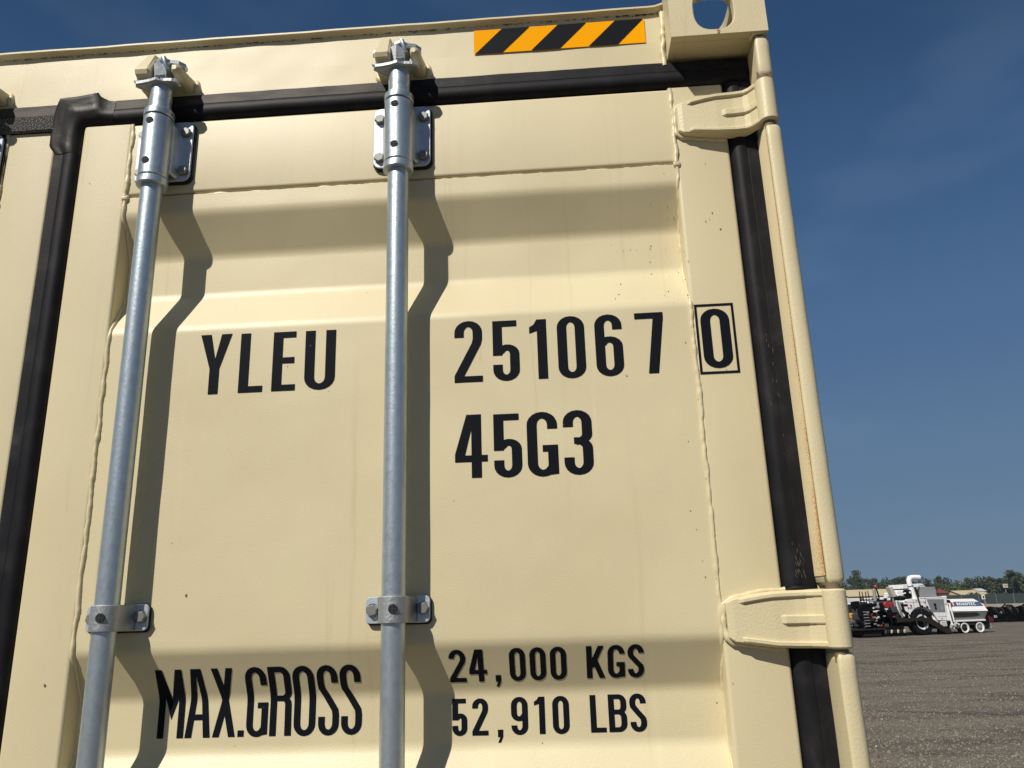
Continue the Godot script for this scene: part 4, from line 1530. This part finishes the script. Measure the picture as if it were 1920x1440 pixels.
func disc(c: Vector3, prof: Array, called: String, m: Material, parent: Node, n := 28) -> Node:
	beg()
	lathe(c, Vector3(0, 0, 1), prof, n)
	return done(called, m, parent)

func make_paver() -> void:
	# x along the machine (hopper at +x), z towards the container, origin under the drive wheel
	var p := node("asphalt_paver", self, Vector3(16.97, 0, -39.8), atan2(0.25, 1.0))
	tag(p, "white asphalt paver with tall exhaust stack, black screed and front hopper", "paver")
	var white := mat(lin(0.80, 0.81, 0.82), 0.42)
	var grey := mat(lin(0.20, 0.215, 0.225), 0.5)
	var lgrey := mat(lin(0.26, 0.275, 0.285), 0.5)
	var blk := mat(lin(0.006, 0.006, 0.007), 0.7)
	blk.metallic_specular = 0.2
	var tyre := mat(lin(0.010, 0.010, 0.011), 0.9)
	tyre.metallic_specular = 0.2
	var iron := mat(lin(0.024, 0.019, 0.016), 0.8)
	iron.metallic_specular = 0.25
	var redm := mat(lin(0.30, 0.025, 0.025), 0.5)
	var beige := mat(lin(0.50, 0.46, 0.38), 0.6)
	# tractor body with the wheel arch cut out (side outline, then the hull behind it)
	var side := PackedVector2Array([Vector2(-1.17, 1.64), Vector2(-1.22, 1.30), Vector2(-1.05, 0.95), Vector2(-0.80, 0.86), Vector2(-0.78, 1.05), Vector2(-0.60, 1.08)])
	for i in 15:
		var a := deg_to_rad(166.0 - 136.0 * i / 14.0)
		side.append(Vector2(0.08 + cos(a) * 0.72, 0.66 + sin(a) * 0.66))
	side.append_array(PackedVector2Array([Vector2(0.90, 0.66), Vector2(1.36, 0.64), Vector2(1.58, 1.76), Vector2(0.10, 1.75), Vector2(-0.28, 1.70), Vector2(-0.62, 1.68), Vector2(-0.75, 1.56), Vector2(-0.95, 1.60)]))
	beg()
	prism(side, 0.10, 0.22, 2, 0.012)
	done("side_panel", white, p)
	beg()
	box(Vector3(-1.0, 1.05, -2.2), Vector3(1.35, 1.70, 0.10), 0.05)
	box(Vector3(0.75, 0.45, -2.0), Vector3(1.40, 1.1, 0.09), 0.04)
	done("hull", white, p)
	beg()
	box(Vector3(-0.9, 0.42, -2.0), Vector3(1.5, 1.06, -0.15))
	done("chassis", blk, p)
	beg()
	prism(PackedVector2Array([Vector2(0.44, 1.66), Vector2(0.60, 1.05), Vector2(1.36, 1.03), Vector2(1.38, 1.64)]), 0.221, 0.232, 2, 0.004)
	var door := done("side_door", grey, p)
	beg()
	for q in [[0.85, 1.38, 0.13], [0.86, 1.22, 0.10]]:
		box(Vector3(q[0] - q[2] / 2, q[1] - 0.07, 0.2325), Vector3(q[0] + q[2] / 2, q[1] + 0.07, 0.240), 0.01)
	done("vent", blk, door)
	beg()
	box(Vector3(1.12, 1.12, 0.2325), Vector3(1.28, 1.34, 0.238))
	done("notice", lgrey, door)
	# panel gaps, latches and hoses on the side
	for q in [[0.36, 1.28, 0.385, 1.74], [-0.30, 1.20, -0.285, 1.68], [-0.95, 1.53, 0.36, 1.545], [0.92, 0.82, 1.40, 0.832], [0.10, 1.695, 1.50, 1.708]]:
		beg()
		box(Vector3(q[0], q[1], 0.2205), Vector3(q[2], q[3], 0.2235))
		done("panel_gap", iron, p)
	for q in [[-0.12, 1.62], [0.30, 1.50], [1.45, 1.40], [-0.72, 1.60], [1.10, 0.74]]:
		beg()
		box(Vector3(q[0] - 0.045, q[1] - 0.02, 0.221), Vector3(q[0] + 0.045, q[1] + 0.02, 0.236), 0.004)
		done("latch", lgrey, p)
	for k in 3:
		beg()
		tube([Vector3(-1.10 + k * 0.09, 1.55, 0.23), Vector3(-1.06 + k * 0.10, 1.25 - k * 0.05, 0.27), Vector3(-0.86 + k * 0.10, 1.02, 0.26), Vector3(-0.82 + k * 0.12, 0.86, 0.2)], [0.024], 7)
		done("hose", blk, p)
	beg()
	tube([Vector3(0.18, 1.76, 0.05), Vector3(0.18, 2.02, 0.06), Vector3(0.30, 2.30, 0.04), Vector3(1.22, 2.30, 0.04), Vector3(1.26, 1.76, 0.04)], [0.016], 6)
	done("hand_rail", iron, p)
	# small fittings on the side
	for q in [[0.14, 1.33, 0.055], [0.42, 1.30, 0.045], [-0.46, 1.40, 0.035], [-0.62, 1.28, 0.03]]:
		disc(Vector3(q[0], q[1], 0.22), [[0, q[2]], [0.03, q[2]], [0.03, 0]], "filler_cap", blk, p, 12)
	beg()
	box(Vector3(-0.85, 1.36, 0.222), Vector3(-0.62, 1.46, 0.232))
	box(Vector3(-0.95, 1.15, 0.222), Vector3(-0.85, 1.5, 0.24))
	done("control_plate", iron, p)
	beg()
	box(Vector3(-0.55, 1.24, 0.222), Vector3(-0.40, 1.33, 0.230))
	done("warning_label", mat(lin(0.6, 0.25, 0.25), 0.6), p)
	# drive wheel
	disc(Vector3(0.08, 0.62, -0.25), [[0, 0.2], [0.0, 0.56], [0.06, 0.615], [0.38, 0.615], [0.44, 0.56], [0.44, 0.36], [0.40, 0.35]], "drive_tyre", tyre, p, 40)
	var rim := disc(Vector3(0.04, 0.60, 0.10), [[0, 0.36], [0.085, 0.36], [0.09, 0.345], [0.085, 0.29], [0.03, 0.27], [0.02, 0.0]], "wheel_rim", white, p, 32)
	disc(Vector3(0.04, 0.60, 0.10), [[0.03, 0.26], [0.06, 0.24], [0.10, 0.12], [0.13, 0.10], [0.13, 0]], "hub", blk, rim, 20)
	# tow arm of the screed across the wheel, steps and pull frame
	beg()
	prism(PackedVector2Array([Vector2(-1.35, 0.80), Vector2(-0.25, 0.82), Vector2(0.45, 0.80), Vector2(1.20, 0.30), Vector2(1.45, 0.20), Vector2(1.45, 0.05), Vector2(1.15, 0.05), Vector2(0.35, 0.52), Vector2(-0.2, 0.66), Vector2(-1.35, 0.62)]), 0.245, 0.31, 2, 0.01)
	done("tow_arm", iron, p)
	beg()
	bar(Vector3(-0.08, 1.95, 0.27), Vector3(0.03, 1.25, 0.28), 0.035, 8)
	bar(Vector3(0.03, 1.25, 0.28), Vector3(0.05, 0.45, 0.33), 0.035, 8)
	done("upright", iron, p)
	# exhaust stack
	beg()
	tube([Vector3(0.00, 1.45, 0.05), Vector3(-0.10, 1.95, 0.03), Vector3(-0.17, 2.45, 0.0), Vector3(-0.165, 2.58, 0.0), Vector3(-0.11, 2.67, 0.0), Vector3(0.0, 2.70, 0.0), Vector3(0.42, 2.69, 0.0)], [0.125], 20)
	var ex := done("exhaust_stack", white, p)
	beg()
	lathe(Vector3(0.40, 2.6905, 0.0), Vector3(1, 0, 0), [[0, 0.10], [0.022, 0.10], [0.022, 0]], 18)
	done("exhaust_mouth", blk, ex)
	beg()
	lathe(Vector3(-0.145, 2.28, 0.01), Vector3(-0.14, 1, 0), [[0, 0.128], [0.0, 0.14], [0.035, 0.14], [0.035, 0.128]], 18)
	done("clamp_band", iron, ex)
	# engine hood, radiator box and curved white canopy behind it
	beg()
	box(Vector3(0.28, 1.76, -0.9), Vector3(1.20, 2.25, 0.02), 0.02)
	done("radiator_box", lgrey, p)
	beg()
	box(Vector3(0.05, 1.76, -0.8), Vector3(0.27, 2.15, -0.05), 0.02)
	done("air_filter", iron, p)
	beg()
	prism(PackedVector2Array([Vector2(0.12, 2.20), Vector2(0.15, 2.39), Vector2(1.22, 2.42), Vector2(1.36, 2.33), Vector2(1.48, 2.10), Vector2(1.20, 2.10), Vector2(1.18, 2.20)]), -2.1, -0.95, 2, 0.01)
	done("engine_hood", white, p)
	beg()
	box(Vector3(1.38, 0.62, 0.08), Vector3(1.60, 1.78, 0.20), 0.02)
	done("corner_column", white, p)
	beg()
	tube([Vector3(1.60, 1.55, 0.24), Vector3(1.66, 1.20, 0.26), Vector3(1.72, 0.55, 0.28)], [0.045, 0.04, 0.03], 8)
	tube([Vector3(1.50, 1.30, 0.24), Vector3(1.56, 0.6, 0.26), Vector3(1.66, 0.25, 0.26)], [0.04], 8)
	done("lift_cylinder", white, p)
	# hopper: sloping wing above, upright wing plate below
	beg()
	var hz := 0.16
	var slope := func(x: float, y: float, up: float) -> Vector3:
		var f := clampf((y - 1.04) / 0.58, -0.1, 1.1)
		return Vector3(x, y, hz + 0.06 - 0.26 * f) + Vector3(0, 0.4, 0.9).normalized() * up
	fan([slope.call(1.66, 1.06, 0), slope.call(3.72, 1.02, 0), slope.call(3.62, 1.34, 0), slope.call(3.24, 1.61, 0), slope.call(1.58, 1.64, 0)], Vector3(0, 0.4, 1))
	fan([Vector3(3.72, 1.02, hz + 0.06), Vector3(3.62, 1.34, hz - 0.06), Vector3(3.24, 1.61, hz - 0.20), Vector3(3.24, 1.61, -2.0), Vector3(3.62, 1.34, -2.1), Vector3(3.72, 1.02, -2.2)], Vector3(1, 1, 0))
	fan([Vector3(1.58, 1.64, hz - 0.20), Vector3(3.24, 1.61, hz - 0.20), Vector3(3.24, 1.60, hz - 0.26), Vector3(1.58, 1.63, hz - 0.26)], Vector3(0, 1, 0))
	fan([Vector3(1.66, 1.06, hz + 0.06), Vector3(1.58, 1.64, hz - 0.20), Vector3(1.58, 1.64, -2.0), Vector3(1.66, 1.06, -2.2)], Vector3(-1, 0, 0))
	done("hopper_wing", white, p)
	beg()
	fan([Vector3(1.68, 1.055, hz + 0.055), Vector3(3.71, 1.015, hz + 0.055), Vector3(3.54, 0.58, hz - 0.12), Vector3(1.72, 0.56, hz - 0.12)], Vector3(0, -0.4, 1))
	fan([Vector3(3.71, 1.015, hz + 0.055), Vector3(3.54, 0.58, hz - 0.12), Vector3(3.54, 0.58, -2.0), Vector3(3.71, 1.015, -2.2)], Vector3(1, 0, 0))
	var low := done("hopper_side", mat(lin(0.26, 0.27, 0.28), 0.5), p)
	beg()
	fan([Vector3(1.76, 0.97, hz + 0.034), Vector3(2.20, 0.99, hz + 0.042), Vector3(2.8, 0.97, hz + 0.032), Vector3(3.38, 0.97, hz + 0.032), Vector3(3.42, 0.84, hz - 0.018), Vector3(3.05, 0.77, hz - 0.046), Vector3(2.4, 0.75, hz - 0.054), Vector3(1.80, 0.74, hz - 0.058)], Vector3(0, -0.4, 1))
	done("asphalt_smear", mat(lin(0.035, 0.033, 0.032), 0.8), low)
	beg()
	box(Vector3(1.84, 0.55, -0.02), Vector3(3.58, 0.625, 0.13), 0.012)
	done("hopper_rail", white, p)
	# printed band on the wing: blue stripe, red swoosh, white word
	beg()
	quad(slope.call(1.98, 1.275, 0.008), slope.call(3.60, 1.25, 0.008), slope.call(3.48, 1.46, 0.008), slope.call(2.02, 1.49, 0.008))
	var band := done("stripe", mat(lin(0.055, 0.11, 0.21), 0.5), p)
	var tm := TextMesh.new()
	var sf := SystemFont.new()
	sf.font_names = PackedStringArray(["Droid Sans"])
	sf.font_weight = 700
	tm.font = sf
	tm.text = "ROADTEC"
	tm.font_size = 40
	tm.pixel_size = 0.0048
	tm.depth = 0.004
	tm.horizontal_alignment = HORIZONTAL_ALIGNMENT_LEFT
	var to := MeshInstance3D.new()
	to.name = "lettering"
	to.mesh = tm
	to.material_override = white
	band.add_child(to, true)
	to.transform = Transform3D(Basis.from_euler(Vector3(-0.42, 0, -0.018)) * Basis.from_scale(Vector3(1.25, 1.0, 1.0)), slope.call(2.14, 1.378, 0.018))
	beg()
	var sw := [Vector2(1.66, 1.52), Vector2(1.86, 1.515), Vector2(1.95, 1.46), Vector2(1.97, 1.40), Vector2(1.92, 1.36), Vector2(1.99, 1.29), Vector2(2.04, 1.27), Vector2(1.78, 1.28), Vector2(1.84, 1.36), Vector2(1.74, 1.34), Vector2(1.87, 1.42), Vector2(1.80, 1.47), Vector2(1.66, 1.48)]
	var sp := PackedVector2Array(sw)
	var ti := Geometry2D.triangulate_polygon(sp)
	for i in range(0, ti.size(), 3):
		fan([slope.call(sp[ti[i]].x, sp[ti[i]].y, 0.012), slope.call(sp[ti[i + 1]].x, sp[ti[i + 1]].y, 0.012), slope.call(sp[ti[i + 2]].x, sp[ti[i + 2]].y, 0.012)], Vector3(0, 0.4, 1))
	done("emblem", redm, band)
	disc(Vector3(1.60, 1.53, 0.16), [[0, 0.07], [0.14, 0.07], [0.14, 0]], "work_light", blk, p, 14)
	# front wheels
	for q in [[2.37, 0.26], [3.21, 0.27]]:
		disc(Vector3(q[0], 0.265, -0.18), [[0, 0.1], [0, 0.24], [0.03, 0.265], [0.26, 0.265], [0.29, 0.245], [0.29, 0.2]], "front_tyre", tyre, p, 28)
		var fr := disc(Vector3(q[0], 0.265, 0.07), [[0, 0.235], [0.05, 0.235], [0.055, 0.225], [0.05, 0.185], [0.0, 0.17], [0.0, 0.0]], "front_rim", white, p, 28)
		disc(Vector3(q[0], 0.265, 0.07), [[0.0, 0.165], [0.02, 0.15], [0.02, 0.07], [0.06, 0.06], [0.06, 0]], "hub", iron if q[0] < 3 else lgrey, fr, 16)
	beg()
	box(Vector3(1.6, 0.22, -1.9), Vector3(3.6, 0.55, -0.2), 0.03)
	box(Vector3(2.62, 0.36, -0.1), Vector3(3.0, 0.50, 0.08), 0.02)
	box(Vector3(3.38, 0.20, -1.9), Vector3(3.72, 0.62, 0.02), 0.03)
	done("front_axle", iron, p)
	beg()
	cyl(Vector3(3.88, 0.28, -1.8), Vector3(3.88, 0.28, 0.0), 0.13, 16, 0.02)
	box(Vector3(3.66, 0.25, -0.1), Vector3(3.90, 0.40, 0.0), 0.02)
	done("push_roller", lgrey, p)
	beg()
	bar(Vector3(3.66, 0.25, 0.08), Vector3(3.70, 0.85, 0.08), 0.05, 8)
	bar(Vector3(3.78, 0.40, 0.04), Vector3(3.80, 0.95, 0.0), 0.04, 8)
	done("guide_bar", blk, p)
	var hyd := mat(lin(0.52, 0.52, 0.5), 0.6)
	for q in [Vector3(1.56, 0.30, 0.2), Vector3(1.78, 0.36, 0.2), Vector3(1.92, 0.30, 0.16)]:
		beg()
		cyl(q, q + Vector3(0, 0.16, 0.10), 0.08, 10)
		done("hydraulic_motor", hyd, p)
	beg()
	box(Vector3(1.02, 0.36, 0.12), Vector3(1.34, 0.62, 0.24), 0.02)
	done("hydraulic_block", hyd, p)
	beg()
	box(Vector3(0.95, 0.04, -0.1), Vector3(1.5, 0.30, 0.2), 0.03)
	done("auger_guard", iron, p)
	# lot number plate on its stalk, orange marker
	beg()
	bar(Vector3(3.86, 1.34, 0.02), Vector3(3.76, 1.62, 0.02), 0.035, 6)
	var stalk := done("sign_stalk", lgrey, p)
	beg()
	box(Vector3(3.64, 1.56, 0.05), Vector3(3.83, 1.80, 0.07), 0.005)
	var plate := done("number_plate", mat(lin(0.75, 0.75, 0.76), 0.5), p)
	beg()
	box(Vector3(3.70, 1.62, 0.071), Vector3(3.77, 1.73, 0.074))
	done("print", iron, plate)
	beg()
	lathe(Vector3(3.74, 1.16, 0.0), Vector3.UP, [[0, 0.10], [0.05, 0.10], [0.20, 0.05], [0.22, 0.0]], 12)
	done("marker_lamp", mat(lin(0.5, 0.12, 0.05), 0.5), p)
	# operator's station
	beg()
	box(Vector3(-1.15, 1.64, -1.8), Vector3(-0.3, 1.78, 0.12), 0.02)
	done("deck", blk, p)
	beg()
	prism(PackedVector2Array([Vector2(-1.36, 2.26), Vector2(-1.20, 2.30), Vector2(-1.02, 1.84), Vector2(-1.20, 1.80)]), -0.25, 0.1, 2, 0.02)
	done("seat_back", beige, p)
	beg()
	box(Vector3(-1.05, 1.78, -0.9), Vector3(-0.55, 2.02, -0.25), 0.05)
	box(Vector3(-0.85, 1.8, -0.5), Vector3(-0.45, 2.12, -0.15), 0.05)
	done("console", white, p)
	beg()
	bar(Vector3(-0.95, 1.85, -0.2), Vector3(-0.45, 2.10, -0.2), 0.03, 6)
	bar(Vector3(-0.95, 1.85, 0.0), Vector3(-0.5, 1.98, 0.05), 0.03, 6)
	done("hand_rail", white, p)
	beg()
	box(Vector3(-0.42, 1.80, -0.2), Vector3(-0.18, 2.12, 0.1), 0.04)
	box(Vector3(-0.6, 1.68, 0.0), Vector3(-0.9, 1.80, 0.14), 0.03)
	done("lamp_cluster", blk, p)
	disc(Vector3(-0.30, 2.0, 0.1), [[0, 0.05], [0.02, 0.05], [0.02, 0]], "work_light", white, p, 12)
	# screed: plates, augers, burners, frames
	beg()
	box(Vector3(-3.22, 0.05, -2.3), Vector3(-2.30, 0.31, 0.30), 0.02)
	box(Vector3(-3.66, 0.33, -2.0), Vector3(-2.1, 0.40, 0.42), 0.01)
	done("walkway", iron, p)
	beg()
	box(Vector3(-2.2, 0.10, -2.3), Vector3(-1.0, 0.45, 0.24), 0.02)
	done("screed_plate", blk, p)
	beg()
	prism(PackedVector2Array([Vector2(-1.30, 0.95), Vector2(-1.22, 0.62), Vector2(-0.55, 0.62), Vector2(-0.95, 0.84)]), 0.18, 0.26, 2, 0.01)
	done("side_gate", iron, p)
	rng.seed = 88
	var dark := [blk, iron, blk, blk, mat(lin(0.045, 0.045, 0.05), 0.7)]
	for k in 72:
		var x := rng.randf_range(-3.25, -1.25)
		var y := rng.randf_range(0.42, 1.50) if x < -1.4 else rng.randf_range(0.42, 1.2)
		if y > 0.75: x = maxf(x, -2.75 + rng.randf() * 0.2)
		var z := rng.randf_range(-0.9, 0.22)
		beg(Transform3D(Basis.from_euler(Vector3(0, rng.randf_range(-0.3, 0.3), rng.randf_range(-0.25, 0.25))), Vector3(x, y, z)))
		if k % 3 == 0:
			var l := rng.randf_range(0.12, 0.45)
			cyl(Vector3(-l / 2, 0, 0), Vector3(l / 2, 0, 0), rng.randf_range(0.03, 0.09), 10, 0.01)
			done("screed_cylinder", dark[k % 5], p)
		else:
			var e := Vector3(rng.randf_range(0.07, 0.26), rng.randf_range(0.05, 0.18), rng.randf_range(0.06, 0.2))
			box(-e, e, 0.012)
			done("screed_block", dark[k % 5], p)
	for k in 15:
		var x := -1.75 + k * 0.0
		x = rng.randf_range(-3.1, -1.3)
		beg(Transform3D(Basis(), Vector3(x, rng.randf_range(0.45, 1.45), 0.20 + rng.randf() * 0.12)))
		if k % 2:
			cyl(Vector3(-0.04, 0, 0), Vector3(0.06, 0.02, 0), 0.045, 10, 0.01)
		else:
			box(Vector3(-0.06, -0.03, -0.03), Vector3(0.06, 0.03, 0.03), 0.01)
		done("screed_fitting", [lgrey, beige, lgrey, redm][k % 4] if k != 8 else mat(lin(0.25, 0.03, 0.10), 0.5), p)
	for k in 6:      # step treads on the end gate
		beg()
		box(Vector3(-3.06, 0.50 + k * 0.13, 0.24), Vector3(-2.82, 0.53 + k * 0.13, 0.34), 0.005)
		done("step", lgrey, p)
	for k in 7:
		beg()
		cyl(Vector3(-2.05 + k * 0.17, 0.16, 0.24), Vector3(-2.05 + k * 0.17, 0.30, 0.28), 0.055, 10, 0.015)
		done("auger_bolt", iron if k % 2 else beige, p)
	for q in [[-2.88, 2.12, -2.84], [-2.74, 2.10, -2.62], [-2.55, 2.10, -2.58], [-2.42, 2.12, -2.38]]:
		beg()
		bar(Vector3(q[2], 0.8, -0.1), Vector3(q[0], q[1], -0.1), 0.022, 6)
		done("rail_post", blk, p)
	beg()
	bar(Vector3(-2.98, 1.72, 0.0), Vector3(-1.9, 1.68, 0.0), 0.03, 6)
	bar(Vector3(-2.9, 1.45, 0.05), Vector3(-1.3, 1.50, 0.05), 0.03, 6)
	done("hand_rail", blk, p)
	beg()
	box(Vector3(-2.28, 1.62, 0.0), Vector3(-2.12, 2.22, 0.14), 0.05)
	box(Vector3(-2.2, 1.30, 0.1), Vector3(-2.08, 1.58, 0.2), 0.03)
	done("control_box", lgrey, p)
	beg()
	bar(Vector3(-1.90, 1.7, 0.0), Vector3(-2.02, 2.25, 0.0), 0.035, 6)
	done("beacon_stalk", blk, p)
	disc(Vector3(-2.04, 2.32, -0.06), [[0, 0.0], [0, 0.05], [0.03, 0.075], [0.10, 0.075], [0.13, 0.05], [0.13, 0]], "beacon", mat(lin(0.36, 0.05, 0.02), 0.5), p, 14)
	beg()
	cyl(Vector3(-1.70, 1.45, 0.05), Vector3(-1.70, 1.45, 0.22), 0.16, 16, 0.02)
	box(Vector3(-1.55, 1.35, 0.05), Vector3(-1.36, 1.56, 0.2), 0.03)
	box(Vector3(-1.32, 1.33, 0.05), Vector3(-1.18, 1.58, 0.18), 0.02)
	done("reel", redm, p)
	beg()
	bar(Vector3(-1.34, 1.75, 0.18), Vector3(-1.22, 1.05, 0.22), 0.05, 8)
	bar(Vector3(-1.15, 1.60, 0.24), Vector3(-1.02, 0.85, 0.26), 0.05, 8)
	done("hose", grey, p)
	for q in [[-1.85, 1.74], [-1.62, 1.80], [-1.5, 1.70]]:
		beg()
		box(Vector3(q[0] - 0.08, q[1] - 0.05, 0.0), Vector3(q[0] + 0.08, q[1] + 0.08, 0.14), 0.02)
		done("control_box", white, p)
	beg()
	box(Vector3(-2.5, 1.62, -0.05), Vector3(-2.22, 1.70, 0.16), 0.02)
	done("tray", lgrey, p)

func _ready() -> void:
	# camera
	var cam := Camera3D.new()
	cam.name = "camera"
	cam.fov = 52.0373
	cam.near = 0.02
	cam.far = 4000.0
	add_child(cam)
	cam.transform = Transform3D(Basis(Vector3(0.99733672, -0.02976616, -0.06658409), Vector3(0.04678102, 0.96147235, 0.27089197), Vector3(0.05595535, -0.27328538, 0.96030417)), Vector3(0, 1.865, 1.18732))
	cam.current = true
	# sky
	var sky_img := Image.create(1024, 512, false, Image.FORMAT_RGBF)
	var stops := [[-90.0, 0.10, 0.09, 0.075], [-1.0, 0.16, 0.17, 0.18], [0.0, 0.152, 0.222, 0.300], [3.0, 0.138, 0.215, 0.312], [8.0, 0.116, 0.198, 0.318], [17.0, 0.076, 0.152, 0.288], [27.0, 0.047, 0.108, 0.226], [37.0, 0.028, 0.070, 0.158], [60.0, 0.018, 0.048, 0.115], [90.0, 0.014, 0.038, 0.095]]
	var wisp := noise(1.0, 5, 3)
	for y in 512:
		var el := 90.0 - (y + 0.5) * 180.0 / 512.0
		var k := 0
		while k < stops.size() - 2 and stops[k + 1][0] < el: k += 1
		var f := clampf((el - stops[k][0]) / (stops[k + 1][0] - stops[k][0]), 0, 1)
		f = f * f * (3.0 - 2.0 * f) * 0.4 + f * 0.6
		var c := Color(lerpf(stops[k][1], stops[k + 1][1], f), lerpf(stops[k][2], stops[k + 1][2], f), lerpf(stops[k][3], stops[k + 1][3], f))
		for x in 1024:
			var a := TAU * x / 1024.0
			var q := c
			if el > 0.5:
				var d := Vector3(cos(a) * cos(deg_to_rad(el)), sin(deg_to_rad(el)) * 3.6, sin(a) * cos(deg_to_rad(el)))
				d.y += 0.35 * (d.x + d.z)
				var n := wisp.get_noise_3d(d.x * 2.6, d.y * 2.6, d.z * 2.6)
				var w := clampf((n - 0.02) * 0.16, 0.0, 0.06) * clampf(el / 12.0, 0, 1)
				q = Color(c.r + w * 0.26, c.g + w * 0.28, c.b + w * 0.30)
			sky_img.set_pixel(x, y, q)
	var pano := PanoramaSkyMaterial.new()
	pano.panorama = ImageTexture.create_from_image(sky_img)
	var sky := Sky.new()
	sky.sky_material = pano
	var env := Environment.new()
	env.background_mode = Environment.BG_SKY
	env.sky = sky
	env.tonemap_mode = Environment.TONE_MAPPER_LINEAR
	env.tonemap_exposure = 1.0
	env.sdfgi_enabled = true
	env.ssao_enabled = true
	env.ssil_enabled = true
	env.fog_enabled = true
	env.fog_density = 0.00022
	env.fog_light_color = Color(0.62, 0.70, 0.80)
	var we := WorldEnvironment.new()
	we.name = "world_environment"
	we.environment = env
	add_child(we)
	# sun
	var sun := DirectionalLight3D.new()
	sun.name = "sun"
	sun.light_energy = 1.54
	sun.light_color = Color(1.0, 0.97, 0.92)
	sun.light_angular_distance = 0.5
	sun.shadow_enabled = true
	add_child(sun)
	sun.look_at_from_position(SUNV * 10.0, Vector3.ZERO, Vector3.UP)
	make_materials()
	make_ground()
	make_container()
	make_far()
	make_trees()
	make_paver()
	make_attachments()
